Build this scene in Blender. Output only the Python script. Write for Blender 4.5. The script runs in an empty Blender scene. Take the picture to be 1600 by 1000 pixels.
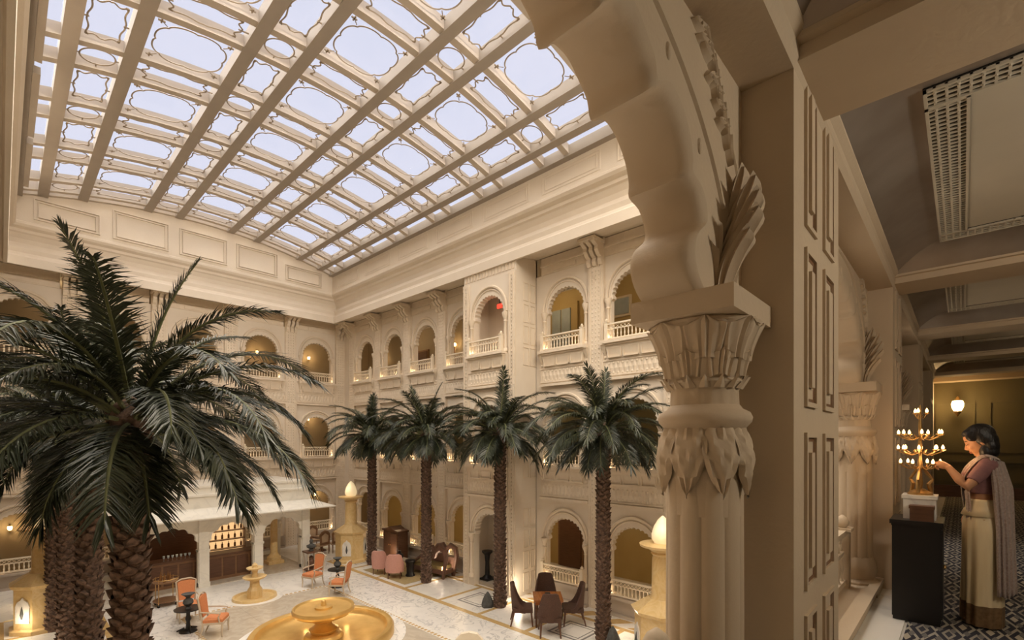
import bpy, math, random
from mathutils import Vector, Matrix, geometry
random.seed(7)
PI = math.pi
sc = bpy.context.scene
C = sc.collection

# ------------------------------------------------------------------ camera
cam_d = bpy.data.cameras.new('camera')
cam_d.lens = 16.875
cam_d.sensor_width = 36
cam_d.shift_y = 0.11875
cam_d.clip_start = 0.02
cam_d.clip_end = 300
cam = bpy.data.objects.new('camera', cam_d)
cam.location = (0, 0, 5.7)
cam.rotation_euler = (PI / 2, 0, math.radians(43.2))
C.objects.link(cam)
sc.camera = cam

# ------------------------------------------------------------------ world, sun, exposure
w = bpy.data.worlds.new('world')
sc.world = w
w.use_nodes = True
bg = w.node_tree.nodes['Background']
bg.inputs[0].default_value = (0.825, 0.845, 1.0, 1)
bg.inputs[1].default_value = 0.97
sun_d = bpy.data.lights.new('sun', 'SUN')
sun_d.energy = 10.0
sun_d.angle = math.radians(110)
sun_d.color = (1.0, 0.90, 0.76)
sun = bpy.data.objects.new('sun', sun_d)
sun.rotation_euler = (math.radians(8), math.radians(-14), 0)
sun.location = (-14, 6, 30)
C.objects.link(sun)
sc.view_settings.view_transform = 'Standard'
sc.view_settings.look = 'None'
sc.view_settings.exposure = 0.0
sc.view_settings.gamma = 1.0
sc.view_settings.use_curve_mapping = False
sc.cycles.use_denoising = True
sc.cycles.max_bounces = 6
sc.cycles.diffuse_bounces = 4
sc.cycles.glossy_bounces = 3
sc.cycles.transmission_bounces = 4
sc.cycles.transparent_max_bounces = 10
sc.cycles.sample_clamp_indirect = 4.0
sc.cycles.use_adaptive_sampling = True
sc.cycles.adaptive_threshold = 0.03

FILL = 172
DRUM_FILL = 14
WARM = (1.0, 0.70, 0.40)


def point(name, loc, energy, color=WARM, radius=0.06, parent=None):
    d = bpy.data.lights.new(name, 'POINT')
    d.energy = energy
    d.color = color
    d.shadow_soft_size = radius
    o = bpy.data.objects.new(name, d)
    o.location = loc
    o.parent = parent
    C.objects.link(o)
    return o


def area(name, loc, rot, sx, sy, energy, color=WARM, spread=180):
    d = bpy.data.lights.new(name, 'AREA')
    d.shape = 'RECTANGLE'
    d.size = sx
    d.size_y = sy
    d.energy = energy
    d.color = color
    d.spread = math.radians(spread)
    o = bpy.data.objects.new(name, d)
    o.location = loc
    o.rotation_euler = rot
    C.objects.link(o)
    return o


# fill lights added at the skylight's left and near edges, brightening the far walls
for x in (-22.0, -18.0, -14.0, -10.0, -6.0):
    area('hall_fill_light', (x, 0.72, 14.62), (math.radians(40), 0, PI), 3.4, 0.08, FILL * 0.85, (1, 0.88, 0.72), 130)
    area('drum_fill_light', (x, 0.72, 14.70), (math.radians(86), 0, PI), 3.4, 0.05, DRUM_FILL, (1, 0.93, 0.84), 50)  # strip light added to brighten the drum
for y in (2.5, 5.1, 7.8, 10.4):
    area('hall_fill_light', (-2.75, y, 14.62), (math.radians(44), 0, PI / 2), 2.2, 0.08, FILL, (1, 0.88, 0.72), 130)
    area('drum_fill_light', (-2.75, y, 14.70), (math.radians(86), 0, PI / 2), 2.2, 0.05, DRUM_FILL * 1.5, (1, 0.93, 0.84), 40)

# ------------------------------------------------------------------ materials
def mat(name, c1, c2=None, rough=0.6, metal=0.0, scale=4.0, bump=0.0, bscale=40.0, emit=None, estr=0.0, spec=0.4, detail=4.0, stretch=None, sheen=0):
    m = bpy.data.materials.new(name)
    m.use_nodes = True
    nt = m.node_tree
    b = nt.nodes['Principled BSDF']
    b.inputs['Roughness'].default_value = rough
    b.inputs['Metallic'].default_value = metal
    b.inputs['Specular IOR Level'].default_value = spec
    if sheen:
        b.inputs['Sheen Weight'].default_value = sheen
    tc = nt.nodes.new('ShaderNodeTexCoord')
    vec = tc.outputs['Object']
    if stretch:
        mp = nt.nodes.new('ShaderNodeMapping')
        mp.inputs['Scale'].default_value = stretch
        nt.links.new(vec, mp.inputs[0])
        vec = mp.outputs[0]
    if c2 is None:
        c2 = tuple(x * 0.86 for x in c1)
    n = nt.nodes.new('ShaderNodeTexNoise')
    n.inputs['Scale'].default_value = scale
    n.inputs['Detail'].default_value = detail
    nt.links.new(vec, n.inputs['Vector'])
    r = nt.nodes.new('ShaderNodeValToRGB')
    r.color_ramp.elements[0].position = 0.3
    r.color_ramp.elements[1].position = 0.7
    r.color_ramp.elements[0].color = (*c2, 1)
    r.color_ramp.elements[1].color = (*c1, 1)
    nt.links.new(n.outputs['Fac'], r.inputs[0])
    nt.links.new(r.outputs[0], b.inputs['Base Color'])
    if bump:
        n2 = nt.nodes.new('ShaderNodeTexNoise')
        n2.inputs['Scale'].default_value = bscale
        n2.inputs['Detail'].default_value = 3
        nt.links.new(vec, n2.inputs['Vector'])
        bp = nt.nodes.new('ShaderNodeBump')
        bp.inputs['Strength'].default_value = bump
        bp.inputs['Distance'].default_value = 0.02
        nt.links.new(n2.outputs['Fac'], bp.inputs['Height'])
        nt.links.new(bp.outputs[0], b.inputs['Normal'])
    if emit:
        b.inputs['Emission Color'].default_value = (*emit, 1)
        b.inputs['Emission Strength'].default_value = estr
    return m


def marble(name, base, vein, scale=1.2, rough=0.18, amount=0.5, width=0.06):
    m = mat(name, base, tuple(x * 0.93 for x in base), rough=rough, scale=scale * 2)
    nt = m.node_tree
    b = nt.nodes['Principled BSDF']
    tc = nt.nodes.new('ShaderNodeTexCoord')
    n = nt.nodes.new('ShaderNodeTexNoise')
    n.inputs['Scale'].default_value = scale
    n.inputs['Detail'].default_value = 6
    n.inputs['Distortion'].default_value = 1.4
    nt.links.new(tc.outputs['Object'], n.inputs['Vector'])
    s = nt.nodes.new('ShaderNodeMath'); s.operation = 'SUBTRACT'; s.inputs[1].default_value = 0.5
    nt.links.new(n.outputs['Fac'], s.inputs[0])
    a = nt.nodes.new('ShaderNodeMath'); a.operation = 'ABSOLUTE'
    nt.links.new(s.outputs[0], a.inputs[0])
    mr = nt.nodes.new('ShaderNodeMapRange')
    mr.inputs[1].default_value = 0.0; mr.inputs[2].default_value = width
    mr.inputs[3].default_value = amount; mr.inputs[4].default_value = 0.0
    nt.links.new(a.outputs[0], mr.inputs[0])
    mx = nt.nodes.new('ShaderNodeMixRGB')
    src = b.inputs['Base Color'].links[0].from_socket
    nt.links.new(mr.outputs[0], mx.inputs[0])
    nt.links.new(src, mx.inputs[1])
    mx.inputs[2].default_value = (*vein, 1)
    nt.links.new(mx.outputs[0], b.inputs['Base Color'])
    return m


def carpet_mat():
    m = bpy.data.materials.new('trellis_carpet')
    m.use_nodes = True
    nt = m.node_tree
    b = nt.nodes['Principled BSDF']
    b.inputs['Roughness'].default_value = 0.95
    b.inputs['Specular IOR Level'].default_value = 0.1
    tc = nt.nodes.new('ShaderNodeTexCoord')
    sp = nt.nodes.new('ShaderNodeSeparateXYZ')
    nt.links.new(tc.outputs['Object'], sp.inputs[0])

    def pp(sock, k, off=0.0):
        a = nt.nodes.new('ShaderNodeMath'); a.operation = 'MULTIPLY_ADD'
        a.inputs[1].default_value = k; a.inputs[2].default_value = off
        nt.links.new(sock, a.inputs[0])
        p = nt.nodes.new('ShaderNodeMath'); p.operation = 'PINGPONG'; p.inputs[1].default_value = 0.5
        nt.links.new(a.outputs[0], p.inputs[0])
        return p.outputs[0]

    def math2(op, a, c):
        q = nt.nodes.new('ShaderNodeMath'); q.operation = op
        nt.links.new(a, q.inputs[0])
        if isinstance(c, (int, float)):
            q.inputs[1].default_value = c
        else:
            nt.links.new(c, q.inputs[1])
        return q.outputs[0]
    s = math2('ADD', pp(sp.outputs[0], 6.4), pp(sp.outputs[1], 1.9))
    t = math2('ADD', pp(sp.outputs[0], 12.8, 0.2), pp(sp.outputs[1], 3.8, 0.1))
    r1 = nt.nodes.new('ShaderNodeValToRGB')
    cr = r1.color_ramp
    cr.interpolation = 'CONSTANT'
    cr.elements[0].position = 0.0; cr.elements[0].color = (0.42, 0.37, 0.29, 1)
    cr.elements[1].position = 0.17; cr.elements[1].color = (0.035, 0.035, 0.045, 1)
    for p, c in ((0.36, (0.36, 0.33, 0.27, 1)), (0.50, (0.04, 0.04, 0.05, 1)), (0.72, (0.30, 0.27, 0.22, 1)), (0.84, (0.05, 0.05, 0.06, 1))):
        e = cr.elements.new(p); e.color = c
    nt.links.new(s, r1.inputs[0])
    r2 = nt.nodes.new('ShaderNodeValToRGB')
    r2.color_ramp.interpolation = 'CONSTANT'
    r2.color_ramp.elements[0].color = (0, 0, 0, 1)
    r2.color_ramp.elements[1].position = 0.72; r2.color_ramp.elements[1].color = (1, 1, 1, 1)
    nt.links.new(t, r2.inputs[0])
    mx = nt.nodes.new('ShaderNodeMixRGB')
    nt.links.new(r2.outputs[0], mx.inputs[0])
    nt.links.new(r1.outputs[0], mx.inputs[1])
    mx.inputs[2].default_value = (0.16, 0.15, 0.14, 1)
    nt.links.new(mx.outputs[0], b.inputs['Base Color'])
    return m


def glass_mat():
    m = bpy.data.materials.new('skylight_glass')
    m.use_nodes = True
    nt = m.node_tree
    nt.nodes.clear()
    out = nt.nodes.new('ShaderNodeOutputMaterial')
    t = nt.nodes.new('ShaderNodeBsdfTransparent'); t.inputs[0].default_value = (0.97, 0.97, 0.98, 1)
    g = nt.nodes.new('ShaderNodeBsdfGlossy'); g.inputs['Roughness'].default_value = 0.08
    mx = nt.nodes.new('ShaderNodeMixShader'); mx.inputs[0].default_value = 0.03
    nt.links.new(t.outputs[0], mx.inputs[1]); nt.links.new(g.outputs[0], mx.inputs[2])
    nt.links.new(mx.outputs[0], out.inputs[0])
    return m


M = {
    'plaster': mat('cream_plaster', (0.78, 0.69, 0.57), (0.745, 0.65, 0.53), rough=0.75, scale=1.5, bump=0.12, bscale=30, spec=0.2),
    'stone': mat('carved_sandstone', (0.79, 0.685, 0.545), (0.745, 0.63, 0.49), rough=0.75, scale=6, bump=0.25, bscale=60, spec=0.2),
    'rail': mat('pale_railing_stone', (0.84, 0.74, 0.58), (0.79, 0.68, 0.52), rough=0.65, scale=6, spec=0.3),
    'beam': mat('skylight_beam_shaded', (0.40, 0.345, 0.285), (0.37, 0.32, 0.265), rough=0.6, scale=2),  # darkened so the colour carries the shade of the backlit undersides
    'rib': mat('skylight_rib_lit', (0.58, 0.50, 0.41), (0.54, 0.465, 0.38), rough=0.6, scale=2),  # lighter copy of the beam colour, standing for the sky-lit ribs
    'trace': mat('tracery_bronze', (0.42, 0.34, 0.25), (0.36, 0.29, 0.21), rough=0.5, scale=4),
    'corr': mat('corridor_plaster_shaded', (0.62, 0.50, 0.355), (0.58, 0.46, 0.325), rough=0.7, scale=2, bump=0.1, bscale=40, spec=0.25),  # the hall's plaster made darker, corridor shade put into the colour
    'gold_wall': mat('ochre_gallery_paint', (0.52, 0.39, 0.17), (0.47, 0.345, 0.14), rough=0.7, scale=1.2),
    'brown_wall': mat('taupe_gallery_paint', (0.36, 0.29, 0.20), (0.32, 0.25, 0.17), rough=0.7, scale=1.2),
    'gal_ceil': mat('gallery_ceiling_paint', (0.42, 0.36, 0.28), rough=0.8, scale=1.2),
    'olive': mat('olive_panel_paint', (0.15, 0.12, 0.055), (0.13, 0.105, 0.045), rough=0.55, scale=1.5),
    'silver': mat('burnished_silver_leaf', (0.46, 0.40, 0.34), (0.30, 0.235, 0.18), rough=0.42, metal=0.55, scale=1.6, bump=0.1, bscale=8),
    'ceil': mat('cream_ceiling_paint', (0.62, 0.55, 0.43), rough=0.7, scale=1.2),
    'dark_void': mat('dark_duct', (0.05, 0.04, 0.03), rough=0.9),
    'white_marble': marble('white_marble', (0.86, 0.82, 0.75), (0.42, 0.40, 0.38), 1.0, 0.28, 0.35, 0.03),
    'vine_marble': marble('vine_inlaid_marble', (0.86, 0.82, 0.76), (0.34, 0.33, 0.32), 1.9, 0.28, 0.7, 0.035),
    'taupe_marble': marble('taupe_marble', (0.54, 0.46, 0.36), (0.64, 0.57, 0.46), 1.6, 0.2, 0.6, 0.1),
    'amber': marble('amber_marble', (0.58, 0.38, 0.15), (0.70, 0.52, 0.26), 3.0, 0.2, 0.4, 0.1),
    'grey_line': mat('grey_inlay', (0.30, 0.29, 0.28), rough=0.25),
    'plinth': mat('grey_plinth_stone', (0.50, 0.42, 0.34), (0.45, 0.375, 0.30), rough=0.6, scale=3),
    'pav': marble('pavilion_marble', (0.84, 0.80, 0.71), (0.62, 0.59, 0.53), 1.1, 0.3, 0.35, 0.05),
    'gold': mat('polished_gold', (0.78, 0.52, 0.19), (0.68, 0.43, 0.14), rough=0.34, metal=0.55, scale=3),
    'gold_stone': marble('honey_stone', (0.74, 0.52, 0.23), (0.84, 0.66, 0.38), 3.0, 0.3, 0.4, 0.1),
    'flame': mat('frosted_flame_glass', (0.95, 0.85, 0.66), rough=0.4, emit=(1.0, 0.74, 0.40), estr=0.5),
    'bulb': mat('glowing_bulb', (1, 0.9, 0.7), rough=0.3, emit=(1.0, 0.60, 0.24), estr=5),
    'bulb_soft': mat('glowing_sconce_glass', (1, 0.9, 0.7), rough=0.3, emit=(1.0, 0.68, 0.30), estr=7),
    'brass': mat('aged_brass', (0.62, 0.40, 0.16), (0.42, 0.25, 0.09), rough=0.35, metal=0.9, scale=20),
    'wood': mat('dark_walnut', (0.14, 0.065, 0.035), (0.09, 0.04, 0.02), rough=0.4, scale=3, stretch=(1, 1, 8)),
    'midwood': mat('brown_walnut', (0.26, 0.14, 0.07), (0.19, 0.095, 0.045), rough=0.4, scale=3, stretch=(1, 1, 8)),
    'redwood': mat('glossy_rosewood', (0.42, 0.16, 0.05), (0.30, 0.10, 0.03), rough=0.2, scale=3, stretch=(6, 1, 1)),
    'black': mat('black_lacquer', (0.012, 0.010, 0.009), rough=0.4),
    'charcoal': mat('charcoal_stone', (0.10, 0.10, 0.095), (0.06, 0.06, 0.055), rough=0.7, scale=12, bump=0.3),
    'orange': mat('orange_upholstery', (0.66, 0.26, 0.11), (0.58, 0.22, 0.09), rough=0.85, scale=30, bump=0.1, bscale=200),
    'pink': mat('rose_upholstery', (0.66, 0.36, 0.30), (0.60, 0.32, 0.265), rough=0.85, scale=25, bump=0.1, bscale=200),
    'chairwood': mat('pale_painted_wood', (0.60, 0.49, 0.36), rough=0.5, scale=6),
    'wicker': mat('dark_wicker', (0.125, 0.062, 0.04), (0.06, 0.03, 0.02), rough=0.6, scale=60, bump=0.6, bscale=120),
    'paleback': mat('pale_cane_panel', (0.56, 0.41, 0.27), rough=0.7, scale=40),
    'olive_fab': mat('olive_velvet', (0.26, 0.195, 0.075), (0.22, 0.16, 0.06), rough=0.9, scale=12),
    'leather': mat('brown_leather', (0.17, 0.09, 0.06), (0.12, 0.06, 0.04), rough=0.45, scale=10),
    'trunk': mat('palm_trunk', (0.15, 0.085, 0.055), (0.07, 0.04, 0.026), rough=0.9, scale=14, bump=0.5, bscale=50),
    'boss': mat('palm_leaf_base', (0.21, 0.13, 0.09), (0.055, 0.034, 0.025), rough=0.85, scale=13, bump=0.4, bscale=60),
    'frond': mat('palm_leaf', (0.050, 0.058, 0.030), (0.024, 0.032, 0.017), rough=0.36, scale=3, spec=0.5),
    'rachis': mat('palm_midrib', (0.16, 0.17, 0.075), (0.11, 0.12, 0.05), rough=0.5, scale=6),
    'glass': glass_mat(),
    'window': mat('pale_window_glass', (0.46, 0.52, 0.54), rough=0.15),
    'carpet': carpet_mat(),
    'exit': mat('red_exit_light', (0.9, 0.05, 0.03), rough=0.4, emit=(1, 0.04, 0.02), estr=2.2),
    'skin': mat('brown_skin', (0.46, 0.235, 0.125), (0.42, 0.21, 0.11), rough=0.5, scale=8),
    'hair': mat('black_hair', (0.012, 0.010, 0.010), rough=0.4, scale=60, stretch=(1, 1, .2), bump=.3, bscale=90),
    'blouse': mat('mauve_blouse', (0.24, 0.115, 0.11), (0.20, 0.09, 0.09), rough=0.8, scale=30),
    'sari': mat('cream_gold_silk', (0.74, 0.62, 0.40), (0.62, 0.49, 0.29), rough=0.40, scale=9, stretch=(1, 1, .15), bump=.08, bscale=80),
    'border': mat('brown_gold_border', (0.20, 0.12, 0.06), (0.12, 0.07, 0.03), rough=0.5, scale=40),
    'pallu': mat('lilac_grey_brocade', (0.44, 0.345, 0.30), (0.27, 0.20, 0.17), rough=0.6, scale=70, bump=.3, bscale=140, sheen=.2),
    'lip': mat('lip_colour', (0.34, 0.10, 0.07), rough=.4),
    'bottle': mat('amber_bottle_glass', (0.20, 0.09, 0.03), rough=.15),
    'glow_panel': mat('backlit_shelf_panel', (0.9, 0.7, 0.45), rough=.6, emit=(1.0, 0.62, 0.28), estr=0.9),
}


# ------------------------------------------------------------------ mesh builder
class MB:
    def __init__(self):
        self.v = []
        self.f = []

    def add(self, vs, fs):
        o = len(self.v)
        self.v += [tuple(p) for p in vs]
        self.f += [tuple(i + o for i in f) for f in fs]
        return self

    def box(self, x0, x1, y0, y1, z0, z1):
        vs = [(x, y, z) for z in (z0, z1) for y in (y0, y1) for x in (x0, x1)]
        return self.add(vs, [(0, 2, 3, 1), (4, 5, 7, 6), (0, 1, 5, 4), (2, 6, 7, 3), (0, 4, 6, 2), (1, 3, 7, 5)])

    def frustum(self, x0, x1, y0, y1, z0, X0, X1, Y0, Y1, z1):
        vs = [(x0, y0, z0), (x1, y0, z0), (x0, y1, z0), (x1, y1, z0), (X0, Y0, z1), (X1, Y0, z1), (X0, Y1, z1), (X1, Y1, z1)]
        return self.add(vs, [(0, 2, 3, 1), (4, 5, 7, 6), (0, 1, 5, 4), (2, 6, 7, 3), (0, 4, 6, 2), (1, 3, 7, 5)])

    def lathe(self, prof, seg=24, cx=0, cy=0, mod=None, cap=True):
        vs = []
        for (r, z) in prof:
            for k in range(seg):
                a = 2 * PI * k / seg
                rr = r * (mod(a, z) if mod else 1)
                vs.append((cx + rr * math.cos(a), cy + rr * math.sin(a), z))
        n = len(prof)
        fs = [(i * seg + k, i * seg + (k + 1) % seg, (i + 1) * seg + (k + 1) % seg, (i + 1) * seg + k) for i in range(n - 1) for k in range(seg)]
        if cap:
            fs.append(tuple(range(seg - 1, -1, -1)))
            fs.append(tuple((n - 1) * seg + k for k in range(seg)))
        return self.add(vs, fs)

    def tube(self, pts, r, seg=6, closed=False, flat=None):
        P = [Vector(p) for p in pts]
        n = len(P)
        vs, prev = [], None
        for i in range(n):
            if closed:
                t = P[(i + 1) % n] - P[i - 1]
            else:
                t = P[min(i + 1, n - 1)] - P[max(i - 1, 0)]
            if t.length < 1e-9:
                t = Vector((0, 0, 1))
            t.normalize()
            if prev is None:
                a = Vector((0, 0, 1)) if abs(t.z) < 0.9 else Vector((1, 0, 0))
            else:
                a = prev
            u = (a - t * a.dot(t)).normalized()
            prev = u
            b = t.cross(u)
            rr = r[i] if isinstance(r, (list, tuple)) else r
            for k in range(seg):
                th = 2 * PI * k / seg
                vs.append(P[i] + u * (rr * math.cos(th)) + b * (rr * math.sin(th) * (flat or 1)))
        m = n if closed else n - 1
        fs = [(i * seg + k, i * seg + (k + 1) % seg, ((i + 1) % n) * seg + (k + 1) % seg, ((i + 1) % n) * seg + k) for i in range(m) for k in range(seg)]
        if not closed:
            fs.append(tuple(range(seg - 1, -1, -1)))
            fs.append(tuple((n - 1) * seg + k for k in range(seg)))
        return self.add(vs, fs)

    def ell(self, c, r, seg=12, rings=8):
        prof = [(max(1e-4, math.sin(PI * i / rings)), -math.cos(PI * i / rings)) for i in range(rings + 1)]
        o = len(self.v)
        self.lathe(prof, seg)
        for i in range(o, len(self.v)):
            x, y, z = self.v[i]
            self.v[i] = (c[0] + x * r[0], c[1] + y * r[1], c[2] + z * r[2])
        return self

    def prism(self, outer, holes, a0, a1, axis='y'):
        # 2D outline (p, q); axis y: (p, a, q); axis x: (a, p, q); axis z: (p, q, a)
        loops = [outer] + list(holes)
        tri = geometry.tessellate_polygon([[Vector((p[0], p[1], 0)) for p in l] for l in loops])
        flat = [p for l in loops for p in l]

        def place(p, a):
            return (p[0], a, p[1]) if axis == 'y' else ((a, p[0], p[1]) if axis == 'x' else (p[0], p[1], a))
        n = len(flat)
        vs = [place(p, a0) for p in flat] + [place(p, a1) for p in flat]
        fs = [tuple(t) for t in tri] + [tuple(i + n for i in reversed(t)) for t in tri]
        o = 0
        for l in loops:
            m = len(l)
            fs += [(o + i, o + (i + 1) % m, n + o + (i + 1) % m, n + o + i) for i in range(m)]
            o += m
        return self.add(vs, fs)

    def loft(self, rings, cap=True):
        seg = len(rings[0])
        vs = [p for r in rings for p in r]
        n = len(rings)
        fs = [(i * seg + k, i * seg + (k + 1) % seg, (i + 1) * seg + (k + 1) % seg, (i + 1) * seg + k) for i in range(n - 1) for k in range(seg)]
        if cap:
            fs.append(tuple(range(seg - 1, -1, -1)))
            fs.append(tuple((n - 1) * seg + k for k in range(seg)))
        return self.add(vs, fs)

    def grid(self, rows, thick=0):
        n, m = len(rows), len(rows[0])
        vs = [p for r in rows for p in r]
        fs = [(i * m + j, i * m + j + 1, (i + 1) * m + j + 1, (i + 1) * m + j) for i in range(n - 1) for j in range(m - 1)]
        return self.add(vs, fs)

    def xf(self, mtx, start=0):
        for i in range(start, len(self.v)):
            self.v[i] = tuple(mtx @ Vector(self.v[i]))
        return self

    def mesh(self, name, material, smooth=False):
        me = bpy.data.meshes.new(name)
        me.from_pydata(self.v, [], self.f)
        me.materials.append(M[material] if isinstance(material, str) else material)
        # consistent outward normals
        import bmesh
        bm = bmesh.new()
        bm.from_mesh(me)
        bmesh.ops.recalc_face_normals(bm, faces=bm.faces)
        bm.to_mesh(me)
        bm.free()
        if smooth:
            for p in me.polygons:
                p.use_smooth = True
            if smooth != 'all':
                me.set_sharp_from_angle(angle=math.radians(42))
        me.update()
        return me

    def build(self, name, material, parent=None, smooth=False, loc=None, rot=None):
        return inst(name, self.mesh(name, material, smooth), parent, loc, rot)


def inst(name, me, parent=None, loc=None, rot=None, scale=None):
    o = bpy.data.objects.new(name, me)
    C.objects.link(o)
    if parent is not None:
        o.parent = parent
    if loc is not None:
        o.location = loc
    if rot is not None:
        o.rotation_euler = rot if isinstance(rot, (tuple, list)) else (0, 0, rot)
    if scale is not None:
        o.scale = scale if isinstance(scale, (tuple, list)) else (scale,) * 3
    return o


def tag(o, label, cat, group=None):
    o['label'] = label
    o['category'] = cat
    if group:
        o['group'] = group
    return o


def thing(name, label, cat, loc=(0, 0, 0), rz=0, group=None):
    o = bpy.data.objects.new(name, None)
    o.empty_display_size = 0.1
    o.location = loc
    o.rotation_euler = (0, 0, rz)
    C.objects.link(o)
    return tag(o, label, cat, group)


def struct(name, loc=(0, 0, 0), rz=0):
    o = bpy.data.objects.new(name, None)
    o.location = loc
    o.rotation_euler = (0, 0, rz)
    C.objects.link(o)
    o['kind'] = 'structure'
    return o


def smesh(mb, name, material, smooth=False):
    o = mb.build(name, material, None, smooth)
    o['kind'] = 'structure'
    return o


def dup(root, loc, rz, label, group=None):
    r = root.copy()
    C.objects.link(r)
    r.location = loc
    r.rotation_euler = (0, 0, rz)
    r['label'] = label
    if group:
        r['group'] = group
    for ch in list(root.children):
        c = ch.copy()
        C.objects.link(c)
        c.parent = r
        for g in list(ch.children):
            d = g.copy()
            C.objects.link(d)
            d.parent = c
    return r


def stuff(o):
    o['kind'] = 'stuff'
    return o


def arc(cx, cz, rx, rz, a0, a1, n):
    return [(cx + rx * math.cos(a0 + (a1 - a0) * i / n), cz + rz * math.sin(a0 + (a1 - a0) * i / n)) for i in range(n + 1)]


def multifoil(hw, zs, apex, n, bulge, sub=5):
    """cusped arch from (hw, zs) over the apex to (-hw, zs): n lobes bulging outwards between cusps"""
    rz = apex - zs
    cusps = [(hw * math.cos(PI * i / n), zs + rz * math.sin(PI * i / n)) for i in range(n + 1)]
    out = []
    for i in range(n):
        p, q = cusps[i], cusps[i + 1]
        mx, mz = (p[0] + q[0]) / 2, (p[1] + q[1]) / 2
        dx, dz = q[0] - p[0], q[1] - p[1]
        L = math.hypot(dx, dz)
        nx, nz = dz / L, -dx / L
        for k in range(sub):
            s = k / sub
            h = bulge * L * 4 * s * (1 - s)
            out.append((p[0] + dx * s + nx * h, p[1] + dz * s + nz * h))
    out.append(cusps[-1])
    return out
# ================================================================== SETTING
XB, XN, YL, YR = -26.9, -0.96, -1.1, 14.0      # courtyard faces: back, near, left, right
ST = 4.2

# ---- floor of the courtyard
floor = smesh(MB().box(-31, 2.7, -5, 18, -0.3, 0), 'floor', 'white_marble')


def slab(x0, x1, y0, y1, m, name='paving_slab', h=0.004, g=0.006):
    return MB().box(x0 + g, x1 - g, y0 + g, y1 - g, -0.02, h).build(name, m, floor)


cx0, cx1, cy0, cy1 = -18.3, -9.0, 4.05, 8.72
for i in range(6):
    for j in range(3):
        dx, dy = (cx1 - cx0) / 6, (cy1 - cy0) / 3
        slab(cx0 + i * dx, cx0 + (i + 1) * dx, cy0 + j * dy, cy0 + (j + 1) * dy, 'taupe_marble', g=0.002)
mb = MB()
for s in (0, 1):
    y = (8.80, 4.0)[s]
    k = cx0
    while k < cx1:
        mb.box(k, k + 0.09, y - 0.05, y + 0.05, -0.01, 0.005)
        k += 0.16
for x in (cx0 - 0.08,):
    k = cy0
    while k < cy1:
        mb.box(x - 0.05, x + 0.05, k, k + 0.09, -0.01, 0.005)
        k += 0.16
stuff(mb.build('mosaic_border', 'amber', floor))
PX = [-7.5, -11.65, -15.85, -20.0]
pitch = 2.085
edges = [-5.4 - pitch * i for i in range(9)]
for sgn in (0, 1):
    fy = (lambda y: y) if sgn == 0 else (lambda y: 12.9 - y)

    def sl(x0, x1, y0, y1, m, n='paving_slab', h=0.004, g=0.006):
        a, b = sorted((fy(y0), fy(y1)))
        return slab(x0, x1, a, b, m, n, h, g)
    for i in range(8):
        x0, x1 = edges[i + 1], edges[i]
        sl(x0, x1, 9.0, 10.58, 'vine_marble')
        sl(x0, x1, 10.6, 10.80, 'amber', 'inlay_band', 0.005, 0.0)
        sl(x0 + 0.09, x1 - 0.09, 10.86, 12.78, 'white_marble')
        sl(x0 - 0.075, x0 + 0.075, 10.80, 12.84, 'amber', 'inlay_band', 0.005, 0.0)
        sl(x0, x1, 12.84, 13.0, 'amber', 'inlay_band', 0.005, 0.0)
        # amber lozenge pieces along the foot of the wall
        for q in (0.25, 0.75):
            xc = x0 + (x1 - x0) * q
            poly = [(xc - 0.5, fy(13.08)), (xc + 0.02, fy(13.08)), (xc + 0.5, fy(13.62)), (xc - 0.02, fy(13.62))]
            MB().prism(poly, [], -0.01, 0.005, 'z').build('inlay_lozenge', 'amber', floor)
        if i % 2 == 0 and i < 8:
            pass
    for i in (1, 3, 5, 7):       # the squares between palms carry a double dark frame
        x0, x1 = edges[i + 1] + 0.45, edges[i] - 0.45
        a, b = sorted((fy(11.25), fy(12.40)))
        fr = MB()
        for g0, t in ((0, 0.07), (0.16, 0.035)):
            X0, X1, A, B = x0 + g0, x1 - g0, a + g0, b - g0
            fr.box(X0, X1, A, A + t, -0.01, 0.0062).box(X0, X1, B - t, B, -0.01, 0.0062)
            fr.box(X0, X0 + t, A + t, B - t, -0.01, 0.0062).box(X1 - t, X1, A + t, B - t, -0.01, 0.0062)
        fr.build('inlay_frame', 'grey_line', floor)

# ---- gallery slabs and rear walls
gf = struct('floor_gallery')
for z in (ST, 2 * ST):
    MB().box(-30.7, -0.72, 14.15, 17.8, z - 0.45, z).build('floor_slab', 'gal_ceil', gf)
    MB().box(-30.7, -27.05, -1.1, 14.15, z - 0.45, z).build('floor_slab', 'gal_ceil', gf)
    MB().box(-30.7, -0.72, -4.9, -1.25, z - 0.45, z).build('floor_slab', 'gal_ceil', gf)
MB().box(-30.7, 2.6, 14.15, 17.8, 12.7, 13.0).build('ceiling_slab', 'gal_ceil', gf)
MB().box(-30.7, -27.05, -1.1, 14.15, 12.7, 13.0).build('ceiling_slab', 'gal_ceil', gf)
MB().box(-30.7, 2.6, -4.9, -1.25, 12.7, 13.0).build('ceiling_slab', 'gal_ceil', gf)
ro = struct('wall_outer')
for k, m in ((0, 'gold_wall'), (1, 'brown_wall'), (2, 'brown_wall')):
    z0, z1 = k * ST, (k + 1) * ST
    MB().box(-30.9, 2.8, 17.8, 18.0, z0, z1).build('rear_wall', m if k != 1 else 'olive', ro)
    MB().box(-30.9, -30.7, -5, 17.8, z0, z1).build('rear_wall', 'brown_wall', ro)
    MB().box(-30.9, 2.8, -5.1, -4.9, z0, z1).build('rear_wall', 'brown_wall', ro)
MB().box(2.6, 2.8, -4.9, 17.8, 0, 12.6).build('rear_wall', 'olive', ro)
rf = struct('roof_slab')
MB().box(-30.9, 2.8, 12.55, 18.0, 14.85, 15.0).build('slab', 'plaster', rf)
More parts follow.
